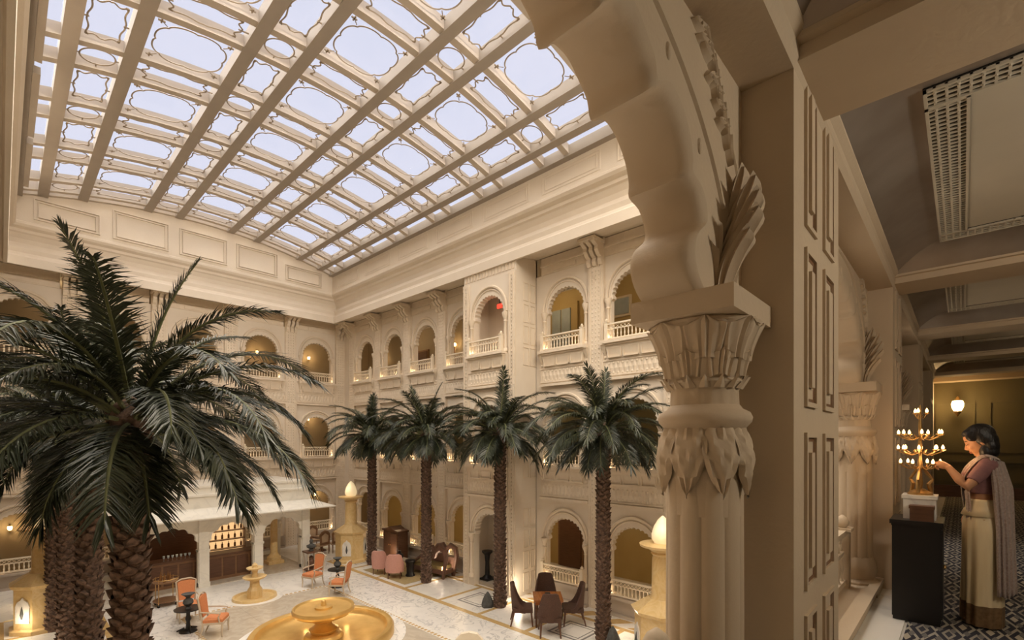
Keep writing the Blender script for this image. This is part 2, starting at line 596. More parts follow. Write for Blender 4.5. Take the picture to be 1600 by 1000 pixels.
MB().box(-30.9, 2.8, -5.1, 0.35, 14.85, 15.0).build('slab', 'plaster', rf)
MB().box(-30.9, -25.45, 0.35, 12.55, 15.75, 15.9).build('slab', 'plaster', rf)
MB().box(-2.4, 2.8, 0.35, 12.55, 15.75, 15.9).build('slab', 'plaster', rf)
for y0 in (18.0, -5.2):
    MB().box(-31, 2.9, y0 - 0.02, y0 + 0.1, 12.6, 15.0).build('parapet', 'plaster', rf)
for x0 in (-31, 2.8):
    MB().box(x0, x0 + 0.1, -5.2, 18.1, 12.6, 15.9).build('parapet', 'plaster', rf)

# ---- facade module (local: x along the wall, -y towards the courtyard, z = 0 at the foot of the railing)
ZB = 0.64


def arch_hole(hw=0.84, aw=0.76, zs=1.46, ap=2.23, z0=0.0, n=15):
    a = multifoil(aw, zs + 0.06, ap, n, 0.36)
    return [(hw, z0), (hw, zs - 0.08), (aw, zs - 0.02)] + a + [(-aw, zs - 0.02), (-hw, zs - 0.08), (-hw, z0)]


def panel_mesh(wd, z0=-1.29, z1=2.91, hz=0.0, th=0.20, closed_bottom=True):
    hole = arch_hole(z0=hz)
    if closed_bottom:
        return MB().prism([(-wd / 2, z0), (wd / 2, z0), (wd / 2, z1), (-wd / 2, z1)], [hole], 0, th)
    outer = [(-wd / 2, hz)] + [(-0.84, hz)] + list(reversed(hole[1:-1])) + [(0.84, hz), (wd / 2, hz), (wd / 2, z1), (-wd / 2, z1)]
    return MB().prism(outer, [], 0, th)


def hood_mesh():
    m = MB()
    pts = [(1.0 * math.cos(a), -0.03, 1.50 + 1.1 * math.sin(a)) for a in [PI * i / 28 for i in range(29)]]
    m.tube(pts, 0.055, 6)
    pts = [(0.90 * math.cos(a), -0.015, 1.50 + 0.98 * math.sin(a)) for a in [PI * i / 28 for i in range(29)]]
    m.tube(pts, 0.03, 5)
    return m


def colonnette_mesh():
    return MB().lathe([(0.11, 0), (0.11, 0.1), (0.075, 0.14), (0.095, 0.22), (0.065, 0.3), (0.06, 1.1), (0.085, 1.13), (0.06, 1.17), (0.08, 1.25), (0.13, 1.38), (0.135, 1.46)], 10)


def band_mesh(wd):
    # ledge, panelled strip, carved lattice strip, lower string course
    m = MB()
    a = wd / 2 - 0.30
    m.box(-a, a, -0.10, 0.0, -1.29, -0.09)
    m.box(-a, a, -0.17, 0.0, -1.29, -1.20)
    m.box(-a, a, -0.14, 0.0, -1.16, -1.12)
    m.box(-1.0, 1.0, -0.34, 0.0, -0.09, 0.0)
    m.box(-0.96, 0.96, -0.27, 0.0, -0.15, -0.09)
    m.frustum(-0.86, 0.86, -0.12, 0, -0.62, -0.94, 0.94, -0.22, 0, -0.15)
    m.box(-a, a, -0.125, 0.0, -0.66, -0.62)
    return m


def panels_mesh():
    m = MB()
    for x0, x1 in ((-0.86, -0.36), (-0.28, 0.28), (0.36, 0.86)):
        y0, y1 = -0.205, -0.10
        for zz0, zz1 in ((-0.56, -0.53), (-0.25, -0.22)):
            m.box(x0, x1, y0, y1, zz0, zz1)
        for xx in (x0, x1 - 0.03):
            m.box(xx, xx + 0.03, y0, y1, -0.56, -0.22)
    return m


def lattice_mesh(wd):
    m = MB()
    a = wd / 2 - 0.34
    n = 12
    s = 2 * a / n
    for i in range(n):
        xc = -a + s * (i + 0.5)
        o = len(m.v)
        m.add([(xc - s * 0.42, -0.10, -0.90), (xc, -0.10, -1.10), (xc + s * 0.42, -0.10, -0.90), (xc, -0.10, -0.70), (xc, -0.135, -0.90)],
              [(0, 1, 4), (1, 2, 4), (2, 3, 4), (3, 0, 4)])
        for zz in (-0.74, -1.06):
            m.add([(xc + s * 0.5 - 0.05, -0.10, zz), (xc + s * 0.5, -0.10, zz - 0.07), (xc + s * 0.5 + 0.05, -0.10, zz), (xc + s * 0.5, -0.10, zz + 0.07), (xc + s * 0.5, -0.125, zz)],
                  [(0, 1, 4), (1, 2, 4), (2, 3, 4), (3, 0, 4)])
    return m


def sidebracket_mesh():
    m = MB()
    for s in (-1, 1):
        m.box(s * 1.0 - 0.09, s * 1.0 + 0.09, -0.30, 0, -0.12, 0.02)
        m.frustum(s - 0.03, s + 0.03, -0.08, 0, -0.50, s - 0.08, s + 0.08, -0.27, 0, -0.12)
        m.ell((s, -0.10, -0.52), (0.05, 0.05, 0.06), 8, 5)
    return m


def pilaster_mesh(wd=0.60, z0=-1.29, z1=2.91, y0=-0.13, beads=True):
    m = MB().box(-wd / 2, wd / 2, y0, 0, z0, z1)
    m.box(-wd / 2 + 0.06, -wd / 2 + 0.09, y0 - 0.02, y0, z0 + 0.05, z1 - 0.05)
    m.box(wd / 2 - 0.09, wd / 2 - 0.06, y0 - 0.02, y0, z0 + 0.05, z1 - 0.05)
    if beads:
        for x in (-wd / 2 + 0.17, 0.0, wd / 2 - 0.17):
            z = z0 + 0.12
            while z < z1 - 0.1:
                m.add([(x - 0.035, y0, z), (x, y0, z - 0.05), (x + 0.035, y0, z), (x, y0, z + 0.05), (x, y0 - 0.03, z)], [(0, 1, 4), (1, 2, 4), (2, 3, 4), (3, 0, 4)])
                z += 0.14
    return m


def bal_rail_mesh(hw):
    m = MB()
    m.box(-hw, hw, -0.045, 0.045, 0.515, 0.565)
    m.box(-hw, hw, -0.03, 0.03, 0.355, 0.385)
    m.box(-hw, hw, -0.04, 0.04, 0.03, 0.08)
    return m


def bal_post_mesh(h=0.60):
    m = MB().box(-0.06, 0.06, -0.06, 0.06, 0, h).box(-0.075, 0.075, -0.075, 0.075, h, h + 0.03).box(-0.075, 0.075, -0.075, 0.075, 0, 0.05)
    m.lathe([(0.02, h + 0.03), (0.055, h + 0.06), (0.055, h + 0.09), (0.02, h + 0.13), (0.004, h + 0.16)], 8)
    return m


def balusters_mesh(hw, n):
    m = MB()
    for i in range(n):
        x = -hw + 2 * hw * (i + 0.5) / n
        m.lathe([(0.028, 0.08), (0.016, 0.11), (0.030, 0.19), (0.016, 0.27), (0.026, 0.355)], 6, x, 0, cap=False)
    k = n
    for i in range(k):      # little lattice crosses under the top rail
        x0 = -hw + 2 * hw * i / k
        x1 = x0 + 2 * hw / k
        m.tube([(x0, 0, 0.385), (x1, 0, 0.515)], 0.011, 4)
        m.tube([(x0, 0, 0.515), (x1, 0, 0.385)], 0.011, 4)
    return m


def bracket_mesh():
    # three scrolled brackets side by side carrying the eaves
    m = MB()
    for s in (-0.22, 0.0, 0.22):
        prof = [(0, -0.72), (-0.10, -0.70), (-0.17, -0.58), (-0.13, -0.46), (-0.24, -0.40), (-0.36, -0.26), (-0.34, -0.14), (-0.55, -0.05), (-0.60, 0.05), (0, 0.05)]
        m.prism(prof, [], s - 0.07, s + 0.07, 'x')
    m.box(-0.34, 0.34, -0.64, 0, 0.0, 0.10)
    return m


ME = {}
for wd in (2.75, 2.95):
    ME['panel', wd] = panel_mesh(wd).mesh('arch_panel', 'plaster')
    ME['panelg', wd] = panel_mesh(wd, z0=-0.64).mesh('arch_panel', 'plaster')
    ME['band', wd] = band_mesh(wd).mesh('sill_band', 'stone')
    ME['latt', wd] = lattice_mesh(wd).mesh('carved_frieze', 'stone')
ME['hood'] = hood_mesh().mesh('hood_mould', 'stone', True)
ME['coln'] = colonnette_mesh().mesh('colonnette', 'stone', True)
ME['panels'] = panels_mesh().mesh('sill_panels', 'stone')
ME['sideb'] = sidebracket_mesh().mesh('sill_brackets', 'stone')
ME['pil'] = pilaster_mesh().mesh('pilaster', 'stone')
ME['pilg'] = pilaster_mesh(z0=-0.64).mesh('pilaster', 'stone')
ME['pil2'] = pilaster_mesh(z1=3.55).mesh('pilaster', 'stone')
ME['rail'] = bal_rail_mesh(0.86).mesh('handrail', 'rail')
ME['post'] = bal_post_mesh().mesh('post', 'rail')
ME['bals'] = balusters_mesh(0.80, 12).mesh('balusters', 'rail')
ME['brk'] = bracket_mesh().mesh('eave_bracket', 'stone')
ME['plinth'] = MB().box(-1.1, 1.1, -0.3, 0.0, -0.64, -0.55).box(-1.08, 1.08, -0.16, 0, -0.55, -0.09).box(-1.0, 1.0, -0.34, 0, -0.09, 0).mesh('plinth', 'plinth')
ME['frieze'] = MB().box(-1.1, 1.1, -0.03, 0, 0.0, 0.62).box(-1.1, 1.1, -0.10, 0, 0.28, 0.36).box(-0.5, 0.5, -0.06, 0, 0.05, 0.20).mesh('frieze_panel', 'stone')


def balustrade(parent, x, y, z, up=True):
    r = inst('balustrade', ME['rail'], parent, (x, y, z))
    for s in (-0.88, 0.88):
        inst('post', ME['post'], r, (s, 0, 0))
    b = inst('balusters', ME['bals'], r)
    b['kind'] = 'stuff'
    return r


def bay(parent, x, k, wd, lights=True, rail=True):
    z = ZB + k * ST
    p = inst('arch_panel', ME['panelg' if k == 0 else 'panel', wd], parent, (x, 0, z))
    inst('hood_mould', ME['hood'], p)
    for s in (-0.93, 0.93):
        inst('colonnette', ME['coln'], p, (s, -0.04, 0))
    if k == 0:
        inst('plinth', ME['plinth'], p)
    else:
        inst('sill_band', ME['band', wd], p)
        inst('sill_panels', ME['panels'], p)
        inst('carved_frieze', ME['latt', wd], p)
        inst('sill_brackets', ME['sideb'], p)
    if k == 2:
        inst('frieze_panel', ME['frieze'], p, (0, 0, 2.91))
    if rail:
        balustrade(parent, x, -0.22, z)
    if lights:
        point('sill_uplight', (x - 0.76, -0.10, z + 0.10), UP, WARM, 0.03, parent)
        point('sill_uplight', (x + 0.76, -0.10, z + 0.10), UP, WARM, 0.03, parent)
    return p


UP = 3.6


def facade(name, loc, rz, xs, wd, corners, skip=(), lights=True, seams=None):
    wall = struct(name, loc, rz)
    for k in range(3):
        for i, x in enumerate(xs):
            if (i, k) in skip:
                continue
            bay(wall, x, k, wd, lights and not (name == 'wall_right' and x > -3))
        for x in seams:
            z = ZB + k * ST
            inst('pilaster', ME[('pilg', 'pil', 'pil2')[k]], wall, (x, 0, z))
            if k == 2:
                inst('eave_bracket', ME['brk'], wall, (x, -0.10, 12.38))
    for (c0, c1) in corners:
        MB().box(c0, c1, -0.02, 0.35, 0, 12.7).build('corner_pier', 'plaster', wall)
    return wall


# right wall
RX = [-24.4, -21.65, -18.9, -16.13, -10.5, -7.75, -5.0, -2.25]
seamsR = [-25.78, -23.02, -20.27, -17.51, -9.12, -6.37, -3.62, -0.87]
wall_right = facade('wall_right', (0, YR, 0), 0, RX, 2.75, [(-26.95, -25.775), (-14.76, -11.87), (-0.88, -0.6)], seams=seamsR)
# back wall: local x = world Y
BY = [0.55, 3.5, 6.45, 9.4, 12.35]
seamsB = [-0.92, 2.02, 4.97, 7.92, 10.87, 13.75]
wall_back = facade('wall_back', (XB, 0, 0), PI / 2, BY, 2.95, [(-1.4, -0.92), (13.82, 14.4)], seams=seamsB)
# left wall, mostly out of the frame: local x = -world X
LX = [x for x in RX if x < -2.5]
wall_left = facade('wall_left', (0, YL, 0), PI, [-x for x in LX], 2.75, [(25.775, 26.95), (11.87, 14.76), (3.6, 0.6)], lights=False, seams=[-s for s in seamsR[:-1]])
for k in range(3):
    z = ZB + k * ST

# projecting bay on the right wall
bx0, bx1, by = -14.72, -11.87, 12.85
bayobj = struct('wall_bay', ((bx0 + bx1) / 2, by, 0), 0)
hw = (bx1 - bx0) / 2
ME['bpan'] = panel_mesh(2 * hw, th=0.3).mesh('arch_panel', 'plaster')
ME['bpang'] = panel_mesh(2 * hw, hz=-0.64, th=0.3, closed_bottom=False).mesh('arch_panel', 'plaster')
ME['bpil'] = pilaster_mesh(0.34, y0=-0.06).mesh('pilaster', 'stone')
ME['bpil0'] = pilaster_mesh(0.34, z0=-0.64, y0=-0.06).mesh('pilaster', 'stone')
ME['bband'] = band_mesh(2.75).mesh('sill_band', 'stone')
for k in range(3):
    z = ZB + k * ST
    p = inst('arch_panel', ME['bpang' if k == 0 else 'bpan'], bayobj, (0, 0, z))
    inst('hood_mould', ME['hood'], p)
    for s in (-0.93, 0.93):
        inst('colonnette', ME['coln'], p, (s, -0.04, 0 if k else -0.3), None, (1, 1, 1 if k else 1.2))
        inst('pilaster', ME['bpil' if k else 'bpil0'], p, (s / 0.93 * (hw - 0.17), 0, 0))
    if k:
        inst('sill_band', ME['bband'], p, (0, 0, 0))
        inst('sill_panels', ME['panels'], p)
        inst('carved_frieze', ME['latt', 2.75], p)
        balustrade(bayobj, 0, -0.22, z)
        for s in (-0.76, 0.76):
            point('sill_uplight', (s, -0.10, z + 0.10), UP, WARM, 0.03, bayobj)
    # side walls with sunk upright panels
    for s in (-1, 1):
        MB().box(min(s * hw, s * (hw - 0.25)), max(s * hw, s * (hw - 0.25)), 0.3, 1.2, z - (1.29 if k else 0.64), z + 2.91).build('side_wall', 'plaster', bayobj)
        for zz in (-0.5, 0.3, 1.1, 1.9):
            for yy in (0.40, 0.78):
                fr = MB()
                x = s * hw
                xa, xb = (x, x + 0.02) if s > 0 else (x - 0.02, x)
                z0, z1, y0, y1 = z + zz, z + zz + 0.68, yy, yy + 0.30
                fr.box(xa, xb, y0, y1, z0, z0 + 0.03).box(xa, xb, y0, y1, z1 - 0.03, z1)
                fr.box(xa, xb, y0, y0 + 0.03, z0 + .03, z1 - .03).box(xa, xb, y1 - 0.03, y1, z0 + .03, z1 - .03)
                fr.build('panel_mould', 'stone', bayobj)
    MB().box(-hw + 0.2, hw - 0.2, 0.25, 1.3, z - 1.05 if k else -0.01, z - 0.6 if k else 0.12).build('bay_floor', 'gal_ceil', bayobj)
MB().box(-hw, hw, 0, 1.2, ZB + 2 * ST + 2.91, 12.6).build('bay_head', 'plaster', bayobj)
mb = MB()
for i in range(16):
    x = -hw + 0.12 + i * (2 * hw - 0.24) / 15
    mb.box(x - 0.05, x + 0.05, -0.03, 0, 12.05, 12.5)
mb.build('carved_frieze', 'stone', bayobj)
# an inner arch seen through the bay's top opening, and its exit sign
MB().prism([(-1.35, 8.4), (1.35, 8.4), (1.35, 12.6), (-1.35, 12.6)], [[(p, q + 9.04) for p, q in arch_hole(z0=-0.60)]], 1.25, 1.55).build('inner_arch', 'plaster', bayobj)

# near side above and below the corridor (behind and beside the camera)
wf = struct('wall_front')
MB().box(XN, -0.72, -1.1, 14.0, 0, 4.1).build('lower_wall', 'plaster', wf)
MB().box(XN, -0.72, -1.1, 14.0, 7.75, 13.8).build('upper_wall', 'plaster', wf)

# ---- cornice and drum
prof = [(0.0, 12.62), (0.25, 12.62), (0.30, 12.55), (1.12, 12.48), (1.16, 12.30), (1.26, 12.30), (1.28, 12.62), (1.20, 12.70), (1.16, 12.80), (1.20, 12.95),
        (1.18, 13.02), (1.02, 13.06), (0.98, 13.20), (1.02, 13.36), (1.14, 13.52), (1.22, 13.56), (1.24, 13.66), (1.40, 13.72), (1.47, 13.80), (1.47, 13.88), (1.42, 13.92), (1.42, 14.86)]


def ring(prof, x0, x1, y0, y1):
    rings = [[(x0 + p, y0 + p, z), (x1 - p, y0 + p, z), (x1 - p, y1 - p, z), (x0 + p, y1 - p, z)] for p, z in prof]
    return MB().loft(rings, cap=False)


trim = smesh(ring(prof, XB, XN, YL, YR), 'trim_1', 'plaster')
DX0, DX1, DY0, DY1 = XB + 1.5, XN - 1.5, YL + 1.5, YR - 1.5


def vz(y):
    return 14.85 + 0.85 * (1 - ((y - 6.45) / 6.05) ** 2)


for x in (DX0, DX1):
    arcp = [(DY0 + (DY1 - DY0) * i / 24, 0) for i in range(25)]
    poly = [(DY0, 14.86), (DY1, 14.86)] + [(y, vz(y) + 0.06) for y, _ in reversed(arcp)]
    MB().prism(poly, [], x - (0.5 if x == DX0 else -0.5), x - (0.08 if x == DX0 else -0.08), 'x').build('tympanum', 'plaster', trim)
for yy in (DY0, DY1):
    MB().box(DX0 - 0.1, DX1 + 0.1, yy - 0.09, yy + 0.09, 14.80, 14.92).build('drum_ledge', 'plaster', trim)
# panel mouldings on the drum


def frame_bars(a0, a1, z0, z1, t=0.03):
    return [(a0, a1, z0, z0 + t), (a0, a1, z1 - t, z1), (a0, a0 + t, z0 + t, z1 - t), (a1 - t, a1, z0 + t, z1 - t)]


for i in range(8):
    a0 = DX0 + 0.5 + i * 2.9
    for ysgn, yy in ((1, YR - 1.42), (-1, YL + 1.42)):
        m = MB()
        for q0, q1, z0, z1 in frame_bars(a0, a0 + 2.3, 14.05, 14.68) + frame_bars(a0 + 0.12, a0 + 2.18, 14.15, 14.58, 0.02):
            m.box(q0, q1, yy - 0.014, yy + 0.014, z0, z1)
        m.build('panel_mould', 'plaster', trim)
for i in range(5):
    a0 = DY0 + 0.45 + i * 2.3
    hi = 0.5 if 0 < i < 4 else 0.12
    m = MB()
    for q0, q1, z0, z1 in frame_bars(a0, a0 + 1.9, 14.05, 14.72 + hi) + frame_bars(a0 + 0.12, a0 + 1.78, 14.15, 14.62 + hi, 0.02):
        m.box(XB + 1.40, XB + 1.514, q0, q1, z0, z1)
    m.build('panel_mould', 'plaster', trim)

# ---- skylight
ceiling = struct('ceiling')
LY = [1.09, 2.22, 4.30, 5.42, 7.48, 8.62, 10.70, 11.82]        # beams along the hall
TX = []
x = -24.9
while x < -3:
    TX += [x, x + 1.02]
    x += 2.93
TX = [t for t in TX if t < DX1 - 0.3]
LYf = [DY0] + LY + [DY1]
TXf = [DX0] + TX + [DX1]
BW, BD = 0.30, 0.34
for y in LYf:
    z = vz(y)
    MB().box(DX0, DX1, y - BW / 2, y + BW / 2, z - 0.06, z + BD - 0.06).build('long_beam', 'beam', ceiling)
for x in TXf:
    m = MB()
    ys = [DY0 + (DY1 - DY0) * i / 24 for i in range(25)]
    rings = [[(x - 0.10, y, vz(y) - 0.02), (x + 0.10, y, vz(y) - 0.02), (x + 0.10, y, vz(y) + 0.27), (x - 0.10, y, vz(y) + 0.27)] for y in ys]
    m.loft(rings).build('cross_rib', 'rib', ceiling)


def foil_outline(a, b, kind):
    """closed outline of the bronze tracery in a cell a (along X) by b (along Y)"""
    pts = []
    if kind == 'oval':
        for i in range(28):
            t = 2 * PI * i / 28
            pts.append((a * 0.40 * math.cos(t), b * 0.42 * math.sin(t)))
        return pts
    if kind == 'big':
        n = 96
        for i in range(n):
            t = 2 * PI * i / n
            c, s = math.cos(t), math.sin(t)
            rr = 1 / ((abs(c) ** 2.6 + abs(s) ** 2.6) ** (1 / 2.6))
            ph = (t / (PI / 4)) % 1.0
            k = 0.955 + 0.065 * math.sqrt(max(0, math.sin(PI * ph)))
            pts.append((a * 0.42 * rr * c * k, b * 0.42 * rr * s * k))
        return pts
    # bracketed rectangle: straight run with corner bulges and a small point at the middle of each side
    n = 30
    for side in range(4):
        for i in range(n):
            s = -1 + 2 * i / n
            wv = 0.09 * math.cos(2.0 * PI * s) - 0.05 * max(0, 1 - abs(s) / 0.14)
            edge = 1.0 - 0.16 * abs(s) ** 6 - (0.10 - wv)
            if side == 0:
                p = (s, -edge)
            elif side == 1:
                p = (edge, s)
            elif side == 2:
                p = (-s, edge)
            else:
                p = (-edge, -s)
            q = 0.9 if abs(s) > 0.93 else 1.0
            pts.append((p[0] * 0.43 * a * q, p[1] * 0.43 * b * q))
    return pts


trace_cache = {}
pane_cache = {}
for i in range(len(TXf) - 1):
    for j in range(len(LYf) - 1):
        x0, x1, y0, y1 = TXf[i], TXf[i + 1], LYf[j], LYf[j + 1]
        xc, yc = (x0 + x1) / 2, (y0 + y1) / 2
        a, b = round(x1 - x0 - 0.20, 2), round(y1 - y0 - BW, 2)
        slope = math.atan2(vz(y1) - vz(y0), y1 - y0)
        zc = (vz(y0) + vz(y1)) / 2
        key = (a, b)
        if key not in pane_cache:
            pane_cache[key] = MB().box(-a / 2 - .03, a / 2 + .03, -b / 2 - .05, b / 2 + .05, 0.24, 0.255).mesh('pane', 'glass')
        inst('pane', pane_cache[key], ceiling, (xc, yc, zc), (slope, 0, 0))
        if j in (0, len(LYf) - 2) or i in (0, len(TXf) - 2):
            continue
        if key not in trace_cache:
            kind = 'big' if a > 1.3 and b > 1.3 else ('oval' if a < 1.3 and b < 1.3 else 'br')
            m = MB()
            o = foil_outline(a, b, kind)
            m.tube([(p[0], p[1], 0.06) for p in o], 0.019, 4, closed=True)
            if kind == 'big':
                for sx in (-1, 1):
                    for sy in (-1, 1):
                        cxx, cyy = sx * a * 0.405, sy * b * 0.405
                        m.box(cxx - 0.07, cxx + 0.07, cyy - 0.015, cyy + 0.015, 0.045, 0.075)
                        m.box(cxx - 0.015, cxx + 0.015, cyy - 0.07, cyy + 0.07, 0.045, 0.075)
                        m.tube([(cxx, cyy, 0.06), (sx * a * 0.33, sy * b * 0.33, 0.06)], 0.012, 4)
            elif kind == 'oval':
                m.box(-a / 2, -a * 0.4, -0.012, 0.012, 0.045, 0.07).box(a * 0.4, a / 2, -0.012, 0.012, 0.045, 0.07)
                m.box(-0.012, 0.012, -b / 2, -b * 0.42, 0.045, 0.07).box(-0.012, 0.012, b * 0.42, b / 2, 0.045, 0.07)
            else:
                m.box(-0.012, 0.012, -b / 2, -b * 0.37, 0.045, 0.07).box(-0.012, 0.012, b * 0.37, b / 2, 0.045, 0.07)
            trace_cache[key] = m.mesh('tracery', 'trace', True)
        inst('tracery', trace_cache[key], ceiling, (xc, yc, zc), (slope, 0, 0))

# housings made up for the added fill lights
for x in (-22.0, -18.0, -14.0, -10.0, -6.0):
    MB().box(x - 1.75, x + 1.75, 0.52, 0.66, 14.56, 14.74).build('fill_light_housing', 'beam', ceiling)
for y in (2.5, 5.1, 7.8, 10.4):
    MB().box(-2.69, -2.55, y - 1.15, y + 1.15, 14.56, 14.74).build('fill_light_housing', 'beam', ceiling)

# bare point lights added behind the arches to brighten the galleries
GAL = 34
COR = 34
for k in range(3):
    z = k * ST + 3.6
    for x in (-24.4, -18.9, -13.3, -7.75):
        point('gallery_fill_light', (x, 16.2, z), GAL, (1, 0.72, 0.40), 0.1)
    for y in (2.0, 7.9, 13.0):
        point('gallery_fill_light', (-29.0, y, z), GAL, (1, 0.72, 0.40), 0.1)
# ================================================================== CORRIDOR (the gallery the camera stands in)
F = 4.2
cor = struct('floor_corridor')
MB().box(XN, 2.6, -4.9, 17.8, F - 0.1, F).build('floor_slab', 'white_marble', cor)
MB().box(-0.72, 2.6, -4.9, 17.8, 7.75, 8.4).build('slab_above', 'corr', cor)
MB().box(XN, -0.35, -4.9, 14.0, F, F + 0.012).build('floor_border', 'white_marble', cor)
tag(MB().box(-0.33, 2.2, -4.5, 17.6, F, F + 0.015).build('corridor_carpet', 'carpet'), 'black and cream trellis patterned carpet along the corridor floor', 'carpet')

# --- the scalloped arches towards the courtyard: half profile (distance from centre, height above camera)
HALF = [(1.10, 0.54), (1.00, 0.565), (0.925, 0.615), (0.895, 0.68), (0.92, 0.75), (0.99, 0.805), (1.015, 0.835), (1.01, 0.88), (0.965, 0.935), (0.885, 0.955),
        (0.885, 1.01), (0.855, 1.085), (0.785, 1.150), (0.705, 1.170), (0.622, 1.128), (0.600, 1.185), (0.553, 1.225), (0.50, 1.262), (0.45, 1.272), (0.40, 1.262), (0.338, 1.205),
        (0.315, 1.262), (0.270, 1.295), (0.229, 1.315), (0.16, 1.33), (0.10, 1.318), (0.05, 1.275), (0.03, 1.33), (0.0, 1.38)]
HALF = [(a, b + 5.7) for a, b in HALF]


def smooth_prof(h):
    out = []
    for i in range(len(h) - 1):
        p0 = Vector(h[max(i - 1, 0)]); p1 = Vector(h[i]); p2 = Vector(h[i + 1]); p3 = Vector(h[min(i + 2, len(h) - 1)])
        for k in range(3):
            t = k / 3
            v = 0.5 * ((2 * p1) + (p2 - p0) * t + (2 * p0 - 5 * p1 + 4 * p2 - p3) * t * t + (3 * p1 - p0 - 3 * p2 + p3) * t ** 3)
            out.append((v[0], v[1]))
    out.append(h[-1])
    return out


SP = smooth_prof(HALF)
PROF = [(a, b) for a, b in SP] + [(-a, b) for a, b in reversed(SP[:-1])]     # from +Y springing over the top to -Y springing
JW = 1.45


def offset(poly, d):
    out = []
    n = len(poly)
    for i in range(n):
        a = Vector(poly[max(i - 1, 0)]); b = Vector(poly[min(i + 1, n - 1)])
        t = (b - a)
        t = t.normalized() if t.length > 1e-9 else Vector((-1, 0))
        nrm = Vector((t.y, -t.x))
        out.append((poly[i][0] + nrm.x * d, poly[i][1] + nrm.y * d))
    return out


def scallop_arch(parent, yc):
    """wall piece over one opening; soffit softened towards both faces"""
    m = MB()
    xf_, xb_ = -0.715, -0.96
    secs = [(xf_, 0.050), (xf_ - 0.008, 0.026), (xf_ - 0.024, 0.008), (xf_ - 0.05, 0.0), (xb_ + 0.02, 0.0), (xb_, 0.012)]

    def grow(d):
        out = []
        for a, b in PROF:
            v = Vector((a / 1.05, (b - 6.15) / 0.9))
            v = v.normalized()
            out.append((a + v.x * d, max(b + v.y * d, 6.24)))
        return out
    rows = []
    for x, d in secs:
        rows.append([(x, yc + a, b) for a, b in grow(d)])
    m.grid(rows)
    o = m
    # faces
    for x, d in ((xf_, 0.050), (xb_, 0.012)):
        q = grow(d)
        poly = q + [(-JW, 6.24), (-JW, 7.75), (JW, 7.75), (JW, 6.24)]
        tri = geometry.tessellate_polygon([[Vector((p[0], p[1], 0)) for p in poly]])
        m.add([(x, yc + p[0], p[1]) for p in poly], [tuple(t) for t in tri])
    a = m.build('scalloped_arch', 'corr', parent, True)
    # roll mouldings following the arch on the corridor face
    for ra, rb, r in ((1.30, 0.885, 0.016), (1.55, 1.18, 0.012)):
        pts = []
        for k in range(61):
            th = PI * k / 60
            pts.append((xf_ - 0.002, yc + ra * math.cos(th), 6.33 + rb * math.sin(th)))
        for half in (pts[:31], pts[30:]):
            q = [p for p in half if p[2] < 7.6 and abs(p[1] - yc) < 1.43 and p[2] > 6.62]
            if len(q) > 2:
                MB().tube(q, r, 6).build('arch_roll', 'corr', a, True)
    # carved foliage in the spandrels
    rnd = random.Random(3)
    for sg in (-1, 1):
        m2 = MB()
        path = [(0.84 + 0.44 * (k / 24), 7.40 - 0.46 * (k / 24) ** 1.3) for k in range(25)]
        for k in range(1, 24):
            py, pz = path[k]
            ang = (1.0 if k % 2 else -1.0) * rnd.uniform(0.5, 1.1) - sg * 0.6
            lf = leaf_blade(0.12, 0.036, 0.018)
            M4 = Matrix.Translation((xf_ + 0.003, yc + sg * py, pz)) @ Matrix.Rotation(ang, 4, 'X') @ Matrix.Rotation(PI / 2, 4, 'Y')
            lf.xf(M4)
            m2.add(lf.v, lf.f)
        m2.tube([(xf_ + 0.004, yc + sg * (p[0] + 0.012 * math.sin(i_ * 1.3)), p[1]) for i_, p in enumerate(path)], 0.009, 5)
        m2.build('spandrel_carving', 'corr', a, True)
        # small drilled bosses beside the cusps
        for (py, pz) in ((0.72, 7.0), (0.98, 6.80), (0.42, 7.08)):
            MB().ell((xf_ + 0.0, yc + sg * py, pz), (0.012, 0.018, 0.03), 8, 6).build('boss', 'corr', a, True)
    return a


def leaf_blade(L, Wd, lift, ridges=True, n=9, curl=0.0):
    """pointed leaf lying in local x (length) / y (width), rising to a midrib in z; closed underside"""
    m = MB()
    rows = []
    for i in range(n):
        s = i / (n - 1)
        hwid = Wd * (math.sin(PI * min(1, s * 0.93 + 0.07)) ** 0.7) * (1 - 0.25 * s)
        row = []
        for j in range(9):
            u = -1 + j / 4
            z = lift * (1 - u * u) + (0.25 * lift * math.cos(u * PI * 4) if ridges else 0) + curl * s * s
            if abs(u) == 1:
                z = curl * s * s - 0.004
            row.append((L * s, hwid * u, z))
        rows.append(row)
    m.grid(rows)
    base = len(m.v)
    return m


def column_parts(parent, x, y):
    col = inst('column', COLM['shaft'], parent, (x, y, F))
    for n in ('column_base', 'leaf_collar', 'neck_ring', 'capital', 'abacus', 'acanthus_crest'):
        inst(n, COLM[n], col)
    return col


